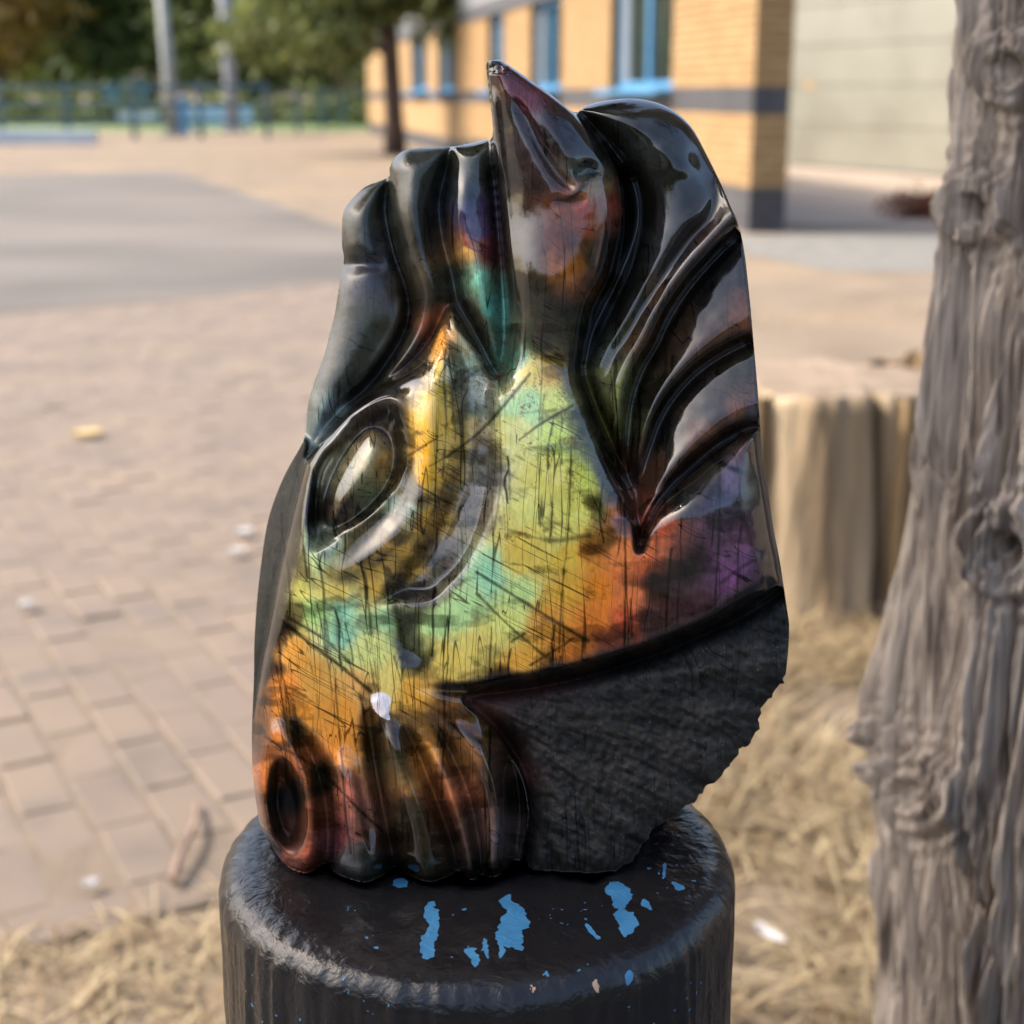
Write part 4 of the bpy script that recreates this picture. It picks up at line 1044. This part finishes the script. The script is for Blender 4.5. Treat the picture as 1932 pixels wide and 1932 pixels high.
# ---- colour of the stone: labradorite flash and the scoop's sky reflection painted in zone by zone
def shep(pts, pw=4.6, eps=16.0):
    num = np.zeros(U.shape + (3,)); den = np.zeros(U.shape)
    for (x, y, r, g, b) in pts:
        wgt = 1.0 / (np.hypot(U - x, V - y) + eps) ** pw
        num += wgt[..., None] * lin((r, g, b)); den += wgt
    return num / den[..., None]
wu = (fbm(U / 45, V / 70, 4) - .5) * 46; wv = (fbm(U / 60 + 40, V / 40, 4) - .5) * 46
U0, V0 = U, V
U, V = U0 + wu, V0 + wv
FPTS = [(870, 640, 150, 150, 120), (880, 700, 150, 165, 140), (905, 760, 120, 130, 115), (835, 640, 215, 150, 70), (830, 720, 205, 180, 85), (815, 800, 240, 195, 85), (800, 860, 225, 170, 60),
 (825, 900, 200, 155, 60), (848, 840, 245, 205, 110), (790, 980, 200, 150, 60), (740, 1010, 95, 80, 45), (690, 1050, 85, 75, 45), (640, 1085, 120, 110, 65), (600, 1060, 150, 165, 115), (570, 1080, 130, 120, 80),
 (770, 940, 110, 95, 55), (760, 960, 120, 150, 130), (780, 700, 130, 120, 100), (720, 740, 90, 85, 80), (650, 790, 70, 70, 66), (620, 1040, 130, 150, 130), (770, 1050, 210, 165, 80), (700, 1100, 205, 165, 80), (630, 1120, 190, 170, 90),
 (900, 850, 125, 118, 100), (890, 950, 120, 112, 98), (840, 1050, 118, 108, 95), (790, 1110, 100, 92, 85), (930, 900, 140, 140, 130),  # greys of the scoop: its reflection of the sky painted as colour
 (1000, 700, 210, 195, 110), (960, 665, 110, 195, 165), (1040, 700, 180, 145, 70), (1000, 760, 165, 205, 150), (1060, 770, 185, 195, 110), (980, 830, 205, 205, 130), (1050, 830, 175, 195, 100),
 (1105, 830, 110, 118, 66), (1030, 900, 225, 218, 120), (1100, 900, 155, 165, 80), (1000, 960, 205, 205, 120), (1080, 960, 198, 195, 100), (1125, 960, 90, 88, 45), (1040, 1010, 175, 170, 95),
 (980, 1040, 232, 205, 100), (1060, 1050, 218, 185, 80), (1105, 1040, 150, 92, 40), (1150, 1020, 112, 72, 36), (1180, 980, 180, 100, 62), (1192, 1050, 228, 135, 82), (1180, 1110, 222, 125, 76), (1130, 1120, 210, 125, 50),
 (1060, 1120, 210, 165, 70), (980, 1110, 160, 185, 120), (920, 1080, 140, 190, 150), (880, 1150, 170, 205, 140), (960, 1170, 185, 192, 110), (1040, 1180, 218, 155, 70), (1120, 1180, 210, 120, 55), (1180, 1180, 190, 88, 60),
 (900, 1220, 198, 182, 100), (980, 1240, 208, 155, 70), (1080, 1235, 165, 98, 45), (1165, 1215, 120, 66, 55), (840, 1180, 150, 182, 120), (850, 1240, 195, 172, 90), (780, 1180, 66, 78, 48), (780, 1235, 62, 68, 46), (720, 1170, 140, 172, 120),
 (700, 1240, 185, 192, 120), (640, 1150, 110, 165, 135), (590, 1160, 150, 185, 110), (570, 1120, 170, 165, 90), (640, 1200, 120, 165, 135), (660, 1245, 155, 165, 110), (555, 1170, 140, 130, 80), (722, 1275, 205, 190, 110),
 (530, 1190, 90, 70, 55), (550, 1235, 242, 175, 85), (600, 1280, 246, 185, 95), (530, 1300, 225, 145, 70), (505, 1260, 100, 72, 55), (640, 1330, 232, 160, 75), (580, 1350, 226, 152, 70), (520, 1380, 195, 118, 55), (492, 1380, 95, 68, 52), (680, 1290, 195, 150, 90),
 (650, 1400, 222, 145, 65), (690, 1380, 198, 128, 60), (503, 1460, 195, 112, 55), (600, 1470, 62, 55, 36), (560, 1375, 78, 76, 44), (575, 1440, 190, 108, 58), (590, 1540, 160, 90, 60), (540, 1500, 52, 42, 30), (560, 1625, 178, 92, 66), (520, 1590, 120, 70, 50),
 (650, 1500, 175, 104, 84), (690, 1560, 135, 88, 72), (635, 1570, 150, 85, 90), (690, 1640, 72, 76, 66), (660, 1640, 80, 90, 100), (740, 1430, 96, 84, 56), (760, 1550, 70, 64, 44), (790, 1430, 205, 142, 70), (830, 1480, 165, 102, 60), (860, 1410, 130, 90, 50),
 (870, 1500, 188, 114, 80), (915, 1560, 112, 82, 72), (900, 1640, 70, 60, 50), (930, 1470, 80, 64, 54), (940, 1570, 96, 86, 88), (800, 1640, 66, 60, 44), (720, 1380, 90, 80, 60), (980, 1500, 30, 24, 20),
 (780, 1300, 208, 155, 70), (850, 1305, 110, 76, 40), (950, 1290, 96, 66, 40), (1050, 1270, 90, 60, 40), (1150, 1245, 84, 56, 44), (850, 1340, 120, 82, 48),
 (1290, 950, 76, 76, 82), (1380, 960, 90, 76, 104), (1410, 1000, 145, 95, 128), (1432, 1050, 120, 85, 120), (1370, 1085, 128, 82, 124), (1300, 1080, 74, 60, 60), (1300, 1150, 86, 60, 66), (1395, 1135, 70, 60, 60),
 (1240, 1180, 96, 66, 66), (1250, 1100, 70, 55, 50), (1380, 890, 112, 96, 122), (1410, 860, 120, 80, 66), (1340, 870, 80, 72, 50), (1215, 1060, 200, 105, 70), (1240, 980, 170, 85, 60), (1470, 1090, 60, 55, 52), (1440, 960, 90, 76, 110),
 (1130, 760, 84, 92, 72), (1165, 880, 78, 70, 56), (1020, 640, 74, 80, 64), (1080, 680, 72, 76, 58), (1110, 800, 90, 98, 70), (660, 900, 110, 112, 84), (700, 920, 120, 125, 84), (725, 880, 180, 140, 70), (690, 870, 150, 145, 110), (640, 960, 96, 80, 62), (605, 960, 44, 40, 40), (745, 800, 74, 66, 52), (700, 790, 76, 58, 52), (755, 880, 80, 82, 66)]
CF = shep(FPTS)
HPTS = [(925, 125, 34, 34, 34), (960, 150, 116, 50, 62), (1000, 172, 126, 52, 64), (1035, 235, 74, 50, 62), (1070, 250, 50, 40, 50), (950, 230, 66, 62, 66), (960, 330, 62, 58, 60), (1000, 260, 74, 66, 70), (1020, 330, 78, 62, 62), (1060, 400, 124, 72, 46), (1100, 400, 160, 74, 52),
 (1140, 375, 182, 80, 62), (1110, 322, 90, 110, 100), (1120, 345, 150, 120, 70), (1050, 440, 114, 66, 40), (1080, 510, 160, 96, 46), (1120, 490, 82, 56, 40), (1150, 470, 50, 40, 36), (1020, 560, 62, 62, 50), (980, 480, 62, 56, 48), (960, 400, 60, 58, 54), (1030, 640, 66, 70, 58), (1000, 420, 90, 64, 50), (1130, 290, 46, 42, 44), (960, 620, 70, 84, 76), (1090, 620, 58, 56, 44)]
CH = shep(HPTS)
LPTS = [(700, 400, 72, 78, 66), (660, 470, 68, 74, 64), (680, 500, 66, 70, 86), (700, 620, 70, 75, 64), (620, 700, 78, 84, 72), (600, 780, 126, 143, 139), (780, 330, 74, 80, 66), (780, 450, 60, 64, 54), (800, 560, 70, 68, 52), (770, 640, 78, 78, 62), (700, 720, 68, 68, 60), (840, 610, 180, 105, 62), (815, 632, 150, 85, 62),
 (890, 300, 70, 76, 62), (870, 360, 60, 76, 84), (880, 400, 72, 72, 116), (905, 420, 92, 76, 120), (890, 455, 150, 78, 62), (885, 475, 190, 150, 80), (925, 470, 140, 62, 70), (900, 530, 112, 170, 138), (930, 585, 90, 172, 150), (870, 520, 86, 84, 68), (900, 620, 82, 88, 70), (930, 660, 80, 120, 100), (885, 590, 90, 86, 70)]
CL = shep(LPTS)
RPTS = [(1150, 220, 52, 54, 48), (1220, 230, 56, 58, 52), (1300, 300, 58, 60, 52), (1200, 300, 64, 72, 68), (1260, 360, 54, 54, 48), (1360, 380, 82, 72, 58), (1280, 420, 56, 56, 54), (1330, 440, 90, 66, 60), (1240, 470, 66, 68, 68), (1200, 560, 60, 62, 58), (1150, 640, 76, 86, 74), (1270, 560, 100, 70, 42), (1220, 640, 110, 76, 42), (1175, 720, 126, 132, 78),
 (1170, 800, 120, 126, 70), (1180, 870, 90, 60, 40), (1380, 500, 60, 60, 58), (1330, 560, 56, 54, 52), (1400, 590, 120, 76, 54), (1330, 650, 92, 62, 42), (1270, 670, 84, 66, 48), (1230, 760, 60, 46, 36), (1400, 700, 70, 66, 48), (1340, 760, 60, 58, 54), (1270, 820, 64, 60, 52), (1400, 770, 124, 82, 58), (1320, 820, 120, 78, 54), (1250, 880, 100, 66, 46), (1215, 960, 150, 80, 56), (1420, 780, 90, 84, 96)]
CR = shep(RPTS)
U, V = U0, V0
C = CF.copy()
for k, A in ((1, CL), (2, CL), (3, CL), (4, CR), (5, CR), (6, CR)):
    C[LAB == k] = A[LAB == k]
wh = (mH * (1 - sstep(560, 690, V + wv * .6)))[..., None]
C = C * (1 - wh) + CH * wh
C[LAB == 7] = lin((62, 68, 62))
nk = lin((66, 64, 60)) * (.25 + 1.0 * ray_[..., None] + .5 * fbm(U / 7, V / 7, 3)[..., None])
edge_n = np.exp(-np.maximum(0, U - 900 - (V - 1330) * .75) / 26) * (V > 1330) * (1 - sstep(1430, 1520, V)) + np.exp(-np.maximum(0, (V - (1316 - (U - 880) * .16))) / 26) * (1 - sstep(1000, 1180, U))
en_ = (.55 * np.clip(edge_n, 0, 1) ** 1.5)[..., None]
nk = nk * (1 - en_) + lin((150, 88, 78)) * en_
C[LAB == 10] = nk[LAB == 10]
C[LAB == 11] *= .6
# view-dependent fading of the flash painted in; slopes and grooves darkened like shade
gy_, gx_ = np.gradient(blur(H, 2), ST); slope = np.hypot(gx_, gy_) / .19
slope_dim = np.exp(-(slope / 1.0) ** 2)
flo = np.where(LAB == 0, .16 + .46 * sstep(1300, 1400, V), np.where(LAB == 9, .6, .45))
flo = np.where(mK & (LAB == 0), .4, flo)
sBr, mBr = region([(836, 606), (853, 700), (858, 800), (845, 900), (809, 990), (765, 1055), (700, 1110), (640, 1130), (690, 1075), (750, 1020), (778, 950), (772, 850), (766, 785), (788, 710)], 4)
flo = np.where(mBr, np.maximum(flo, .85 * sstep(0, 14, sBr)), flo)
slope_dim = flo + (1 - flo) * slope_dim
C = np.where((LAB == 10)[..., None], C, C * slope_dim[..., None] + lin((47, 48, 41)) * (1 - slope_dim)[..., None])
# mottling, mineral specks, painted shade in the gaps
mot = fbm(U / 22, V / 22, 5); fine = fbm(U / 5, V / 9, 3)
gap = insO & (LAB == 0) & ~mF & ~mH & ~mL
C[gap] = lin((34, 31, 28))  # deep shade between horn and locks painted near-black
cl_ = sstep(.50, .66, fbm(U / 70 + 3, V / 26 + 8, 4)) * (LAB == 0)
C *= (1 - .38 * cl_)[..., None]
C *= (.50 + .70 * mot + .35 * fine)[..., None]
dark = np.zeros(U.shape)
def crack(ctrl, wd, amt, n=4):
    pts = smooth_open(ctrl, n); sl = bb(pts, wd * 3)
    d = pdist(pts, U[sl] + (fine[sl] - .5) * 2.4, V[sl])[0]
    dark[sl] = np.maximum(dark[sl], amt * np.exp(-(d / wd) ** 2))
rg = np.random.default_rng(21)
faceish = (LAB == 0) | (LAB == 9)
for i in range(70):                                            # upright cleavage lines
    x = rg.uniform(510, 1470); y = rg.uniform(640, 1500); L_ = rg.uniform(60, 330)
    lean = .10 if x < 760 else -.02
    crack([(x + lean * (t - .5) * L_ + rg.normal(0, 2.5), y + (t - .5) * L_) for t in np.linspace(0, 1, 5)], rg.uniform(1.3, 2.6), rg.uniform(.35, .95))
for i in range(50):                                            # slanting parallel lines on the cheek
    x = rg.uniform(900, 1190); y = rg.uniform(830, 1290); L_ = rg.uniform(40, 150)
    crack([(x - L_ / 2, y - L_ * .26), (x + L_ / 2, y + L_ * .30)], rg.uniform(1.0, 1.4), rg.uniform(.15, .45), 2)
for i in range(70):
    x = rg.uniform(770, 860); y = rg.uniform(640, 1000); L_ = rg.uniform(20, 60)
    crack([(x - L_ / 2, y - L_ * .3), (x + L_ / 2, y + L_ * .3)], rg.uniform(1.1, 1.7), rg.uniform(.3, .6), 2)
for i in range(60):
    x = rg.uniform(520, 760); y = rg.uniform(1130, 1420); L_ = rg.uniform(40, 120)
    crack([(x, y), (x + L_ * .1 + rg.normal(0, 2), y + L_ * .5), (x + L_ * .16, y + L_)], rg.uniform(1.1, 1.9), rg.uniform(.3, .7), 2)
for ck_, wd, am in [([(810, 880), (860, 850), (920, 800), (1000, 705)], 4, .8), ([(980, 830), (1020, 800), (1080, 765)], 4, .85), ([(770, 860), (810, 835), (835, 820)], 3.5, .8), ([(850, 740), (900, 700), (935, 690)], 4, .5),
                   ([(900, 1080), (980, 1130), (1060, 1180), (1110, 1210)], 4.5, .8), ([(900, 1120), (960, 1180), (1030, 1240)], 4, .75), ([(1000, 1255), (1050, 1225), (1080, 1205)], 3.5, .8), ([(965, 1210), (990, 1195)], 3, .8),
                   ([(530, 1170), (580, 1210), (640, 1255), (700, 1305)], 5, .9), ([(545, 1165), (610, 1205), (660, 1250)], 4, .7), ([(520, 1285), (570, 1310), (640, 1360), (700, 1375)], 4, .55), ([(500, 1390), (540, 1415), (600, 1450), (680, 1530), (725, 1570)], 4, .7),
                   ([(950, 1060), (1020, 1070), (1080, 1050)], 5, .5), ([(960, 1000), (1040, 1020), (1110, 1010)], 7, .6), ([(970, 900), (1040, 930), (1110, 925)], 5, .4), ([(985, 840), (1050, 850), (1110, 840)], 5, .35), ([(980, 780), (1060, 770), (1090, 760)], 5, .4),
                   ([(1178, 950), (1180, 1080), (1178, 1250)], 3, .9), ([(1190, 1130), (1192, 1200)], 3, .7), ([(1078, 850), (1072, 1000), (1060, 1120), (1055, 1230)], 2.6, .85), ([(940, 700), (945, 900), (930, 1010)], 2.2, .5),
                   ([(1340, 865), (1385, 885), (1438, 905)], 6, .9), ([(1360, 1100), (1400, 1070), (1440, 1050)], 5, .5), ([(745, 1140), (755, 1190), (760, 1240)], 8, .7), ([(560, 1140), (600, 1150), (680, 1140)], 6, .35),
                   ([(840, 660), (838, 720), (842, 800), (835, 900)], 3.5, .8), ([(1050, 380), (1080, 372), (1110, 340)], 6, .8), ([(1105, 305), (1118, 325)], 9, .8), ([(850, 1365), (880, 1385), (905, 1400)], 8, .85)]:
    crack(ck_, wd * .85, am * .9)
C *= (1 - .9 * dark * (LAB != 10))[..., None]
# rust freckles on the bright zones
fr_ = sstep(.66, .76, vnoise(U / 3.4 + mot * 20, V / 3.6 + fine * 8)) * sstep(.44, .60, fbm(U / 26 + 8, V / 26, 3)) * np.exp(-((U - 980) / 190) ** 2 - ((V - 830) / 230) ** 2)
C = C * (1 - .75 * fr_[..., None]) + lin((120, 50, 20)) * (.75 * fr_[..., None])
# white flake at the mouth corner, pale crystals
sW, mW = region([(700, 1312), (722, 1306), (738, 1318), (733, 1340), (736, 1358), (718, 1352), (704, 1336)], 3)
C[mW] = lin((178, 174, 176)); 
sp = (np.random.default_rng(9).random(U.shape) > .9975) * (LAB == 10) * 1.0
C = C * (1 - .35 * sp[..., None]) + lin((150, 145, 140)) * (.35 * sp[..., None])
flash = np.clip((C.max(-1) - C.min(-1)) * 3.0, 0, 1) * (LAB != 10)
rough = np.full(U.shape, .05) + .09 * mot
rough = np.where(LAB == 10, .62, rough); rough = np.where(LAB == 7, .5, rough); rough = np.where((LAB == 1) | (LAB == 2), .24 + .1 * mot, rough)
rough = np.where((LAB == 11) | mW, .40, rough)
gl = sstep(3.0, 6.0, np.abs(blur(H, 5) - H)); rough += .15 * gl
lum = C @ np.array([.25, .65, .10]); C = C * (2.75 * np.power(np.maximum(lum, 1e-4) / .5, .74))[..., None] * np.array([1.0, .93, .88])
g_ = (C @ np.array([.3, .6, .1]))[..., None]; C = np.maximum(g_ + (C - g_) * 1.04, 0)
C *= np.minimum(1, .9 / np.maximum(C.max(-1), 1e-3))[..., None]; C = np.clip(C, .003, .92)

# ---- surface points
def unproj(uu, vv, dep):
    a, b = (uu - 966.0) / FPX, (vv - 966.0) / FPX
    return np.stack([a * dep, (CP - b * SP) * dep, CAM_H + (-SP - b * CP) * dep], -1)
Z_TOP = 0.857                         # top of the bollard
# pull the outer ring of template points onto the outline
cell_in = insO
quad = (cell_in[:-1, :-1] | cell_in[1:, :-1] | cell_in[:-1, 1:] | cell_in[1:, 1:])
used = np.zeros(U.shape, bool)
used[:-1, :-1] |= quad; used[1:, :-1] |= quad; used[:-1, 1:] |= quad; used[1:, 1:] |= quad
rim = used & ~insO
Uw, Vw = U.copy(), V.copy()
ii, jj = np.nonzero(rim)
pq = np.vstack([OUTS, OUTS[:1]])
for i, j in zip(ii, jj):
    x, y = U[i, j], V[i, j]
    a_ = pq[:-1]; d_ = pq[1:] - a_
    t = np.clip(((x - a_[:, 0]) * d_[:, 0] + (y - a_[:, 1]) * d_[:, 1]) / np.maximum((d_ ** 2).sum(1), 1e-9), 0, 1)
    cx, cy = a_[:, 0] + t * d_[:, 0], a_[:, 1] + t * d_[:, 1]
    k = np.argmin((cx - x) ** 2 + (cy - y) ** 2)
    Uw[i, j], Vw[i, j] = cx[k], cy[k]
bq = (Vw - 966.0) / FPX
ymid = Y_MID - .004 + .062 * np.clip((1672 - Vw) / 1560, 0, 1)                     # leans back a little at the top
dep_mid = ymid / (CP - bq * SP)
dep_f = dep_mid - H / 1000.0
zdir = -SP - bq * CP
lim = np.where(zdir < -.2, (CAM_H - Z_TOP - .0006) / np.maximum(-zdir, .2), 9.0)
dep_f = np.minimum(dep_f, lim)
PF = unproj(Uw, Vw, dep_f)
sB_ = np.where(rim, 0, sI)
th = 78 * inf(sB_, 150) * (1 - .72 * sstep(430, 230, V) * sstep(1120, 1060, U))
PB = PF.copy()
back_dep = dep_f + th / 1000.0 + np.where(sB_ > 0, np.maximum(H, 0) / 1000.0 * inf(sB_, 60), 0)
PBp = unproj(Uw, Vw, back_dep)
m_ = sB_ > 0
PB[m_] = PBp[m_]
PB[..., 2] = np.maximum(PB[..., 2], Z_TOP + .0006)
idx = -np.ones(U.shape, int); idx[used] = np.arange(used.sum())
ui, uj = np.nonzero(used)
nF = used.sum()
qi, qj = np.nonzero(quad)
F_front = np.stack([idx[qi, qj], idx[qi + 1, qj], idx[qi + 1, qj + 1], idx[qi, qj + 1]], -1)
VF = PF[ui, uj]
qlab = LAB[qi, qj]
# vertex normals of the whole front
e1 = VF[F_front[:, 2]] - VF[F_front[:, 0]]; e2 = VF[F_front[:, 3]] - VF[F_front[:, 1]]
fn = np.cross(e1, e2)
VN = np.zeros_like(VF)
for k in range(4): np.add.at(VN, F_front[:, k], fn)
VN /= np.maximum(np.linalg.norm(VN, axis=1, keepdims=True), 1e-12)
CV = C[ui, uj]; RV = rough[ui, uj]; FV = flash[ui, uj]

def stone_material():
    m, N, L, P = mat('polished_labradorite')
    at_ = N.new('ShaderNodeAttribute'); at_.attribute_name = 'stone'
    ar = N.new('ShaderNodeAttribute'); ar.attribute_name = 'rough'
    af = N.new('ShaderNodeAttribute'); af.attribute_name = 'flash'
    tc = N.new('ShaderNodeTexCoord')
    n1 = N.new('ShaderNodeTexNoise'); n1.inputs['Scale'].default_value = 900; n1.inputs['Detail'].default_value = 4
    mp = N.new('ShaderNodeMapping'); mp.inputs['Scale'].default_value = (1, 1, .25)
    L.new(tc.outputs['Object'], mp.inputs[0]); L.new(mp.outputs[0], n1.inputs['Vector'])
    rr = N.new('ShaderNodeMapRange'); rr.inputs[3].default_value = .65; rr.inputs[4].default_value = 1.35
    L.new(n1.outputs['Fac'], rr.inputs[0])
    mx = N.new('ShaderNodeVectorMath'); mx.operation = 'MULTIPLY'
    L.new(at_.outputs['Color'], mx.inputs[0]); L.new(rr.outputs[0], mx.inputs[1])
    def lines(scale, rot, stretch, wid, zs):        # hair-fine cleavage lines
        m0 = N.new('ShaderNodeMapping'); m0.inputs['Rotation'].default_value = (0, rot, 0); L.new(tc.outputs['Object'], m0.inputs[0])
        m1 = N.new('ShaderNodeMapping'); m1.inputs['Scale'].default_value = (1, .3, stretch); L.new(m0.outputs[0], m1.inputs[0])
        t = N.new('ShaderNodeTexNoise'); t.inputs['Scale'].default_value = scale; t.inputs['Detail'].default_value = .6; L.new(m1.outputs[0], t.inputs['Vector'])
        a = N.new('ShaderNodeMath'); a.operation = 'SUBTRACT'; a.inputs[1].default_value = .5; L.new(t.outputs['Fac'], a.inputs[0])
        b_ = N.new('ShaderNodeMath'); b_.operation = 'ABSOLUTE'; L.new(a.outputs[0], b_.inputs[0])
        z = N.new('ShaderNodeTexNoise'); z.inputs['Scale'].default_value = zs; L.new(tc.outputs['Object'], z.inputs['Vector'])
        k = N.new('ShaderNodeMapRange'); k.inputs[1].default_value = .42; k.inputs[2].default_value = .62; k.inputs[3].default_value = wid * .06; k.inputs[4].default_value = wid; L.new(z.outputs['Fac'], k.inputs[0])
        c = N.new('ShaderNodeMath'); c.operation = 'DIVIDE'; L.new(b_.outputs[0], c.inputs[0]); L.new(k.outputs[0], c.inputs[1])
        r = N.new('ShaderNodeMapRange'); r.inputs[1].default_value = .3; r.inputs[2].default_value = 1.0; r.inputs[3].default_value = .22; r.inputs[4].default_value = 1.0; L.new(c.outputs[0], r.inputs[0])
        return r.outputs[0]
    col = mx.outputs[0]
    for ln in (lines(260, R(-2), .005, .018, 40), lines(330, R(62), .006, .018, 30), lines(120, R(4), .006, .012, 25)):
        q = N.new('ShaderNodeVectorMath'); q.operation = 'MULTIPLY'; L.new(col, q.inputs[0]); L.new(ln, q.inputs[1]); col = q.outputs[0]
    L.new(col, P.inputs['Base Color'])
    L.new(ar.outputs['Fac'], P.inputs['Roughness'])
    P.inputs['IOR'].default_value = 1.56; ss = N.new('ShaderNodeMapRange'); ss.inputs[1].default_value = .2; ss.inputs[2].default_value = .5; ss.inputs[3].default_value = .5; ss.inputs[4].default_value = .16
    L.new(ar.outputs['Fac'], ss.inputs[0]); L.new(ss.outputs[0], P.inputs['Specular IOR Level'])
    P.inputs['Coat Roughness'].default_value = .03
    cw = N.new('ShaderNodeMapRange'); cw.inputs[1].default_value = .25; cw.inputs[2].default_value = .5; cw.inputs[3].default_value = .14; cw.inputs[4].default_value = 0.0
    L.new(ar.outputs['Fac'], cw.inputs[0]); L.new(cw.outputs[0], P.inputs['Coat Weight'])
    b = N.new('ShaderNodeBump'); b.inputs['Distance'].default_value = .0004
    mu = N.new('ShaderNodeMath'); mu.operation = 'MULTIPLY'; mu.inputs[1].default_value = .75
    L.new(ar.outputs['Fac'], mu.inputs[0]); L.new(mu.outputs[0], b.inputs['Strength'])
    n2 = N.new('ShaderNodeTexNoise'); n2.inputs['Scale'].default_value = 420; n2.inputs['Detail'].default_value = 8
    L.new(tc.outputs['Object'], n2.inputs['Vector']); L.new(n2.outputs['Fac'], b.inputs['Height']); L.new(b.outputs[0], P.inputs['Normal'])
    return m
M['stone'] = stone_material()
carving = empty('unicorn_carving', (-.012, .53, Z_TOP))
tag(carving, 'polished labradorite unicorn head with rainbow flash standing on the black bollard', 'carving')
PNAME = {0: 'head', 1: 'mane_lock', 2: 'mane_lock', 3: 'mane_lock', 4: 'mane_lock', 5: 'mane_lock', 6: 'mane_lock', 7: 'left_flank', 8: 'horn', 9: 'eye', 10: 'broken_neck', 11: 'nostril'}
PLAB = {8: 'dark tapering horn with red and orange flash', 10: 'rough unpolished black broken neck edge', 9: 'almond eye with pale highlight', 11: 'hollowed oval nostril', 7: 'plain dark grey side of the head'}
head_obj = None
def stone_part(name, VV, FF, NN, CC, RR, FL, parent):
    vs, inv = np.unique(FF.ravel(), return_inverse=True)
    off = np.array(carving.location)
    me = mesh_np(name, VV[vs] - off, inv.reshape(FF.shape))
    a = me.attributes.new('stone', 'FLOAT_COLOR', 'POINT'); a.data.foreach_set('color', np.hstack([CC[vs], np.ones((len(vs), 1))]).astype(np.float32).ravel())
    a = me.attributes.new('rough', 'FLOAT', 'POINT'); a.data.foreach_set('value', RR[vs].astype(np.float32))
    a = me.attributes.new('flash', 'FLOAT', 'POINT'); a.data.foreach_set('value', FL[vs].astype(np.float32))
    me.materials.append(M['stone'])
    me.shade_smooth()
    if NN is not None: me.normals_split_custom_set_from_vertices(NN[vs].tolist())
    o = bpy.data.objects.new(name, me); COL.objects.link(o); o.parent = parent
    return o
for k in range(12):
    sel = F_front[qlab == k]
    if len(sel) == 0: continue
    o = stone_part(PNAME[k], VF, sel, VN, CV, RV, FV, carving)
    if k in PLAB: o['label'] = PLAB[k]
# back of the slab, meeting the front along the same outline
VBk = PB[ui, uj]
o = stone_part('back', VBk, F_front[:, ::-1], None, lin((46, 49, 43)) * (.3 + .9 * mot[ui, uj] + .4 * fine[ui, uj])[:, None], .10 + .16 * mot[ui, uj], np.zeros(nF), carving)
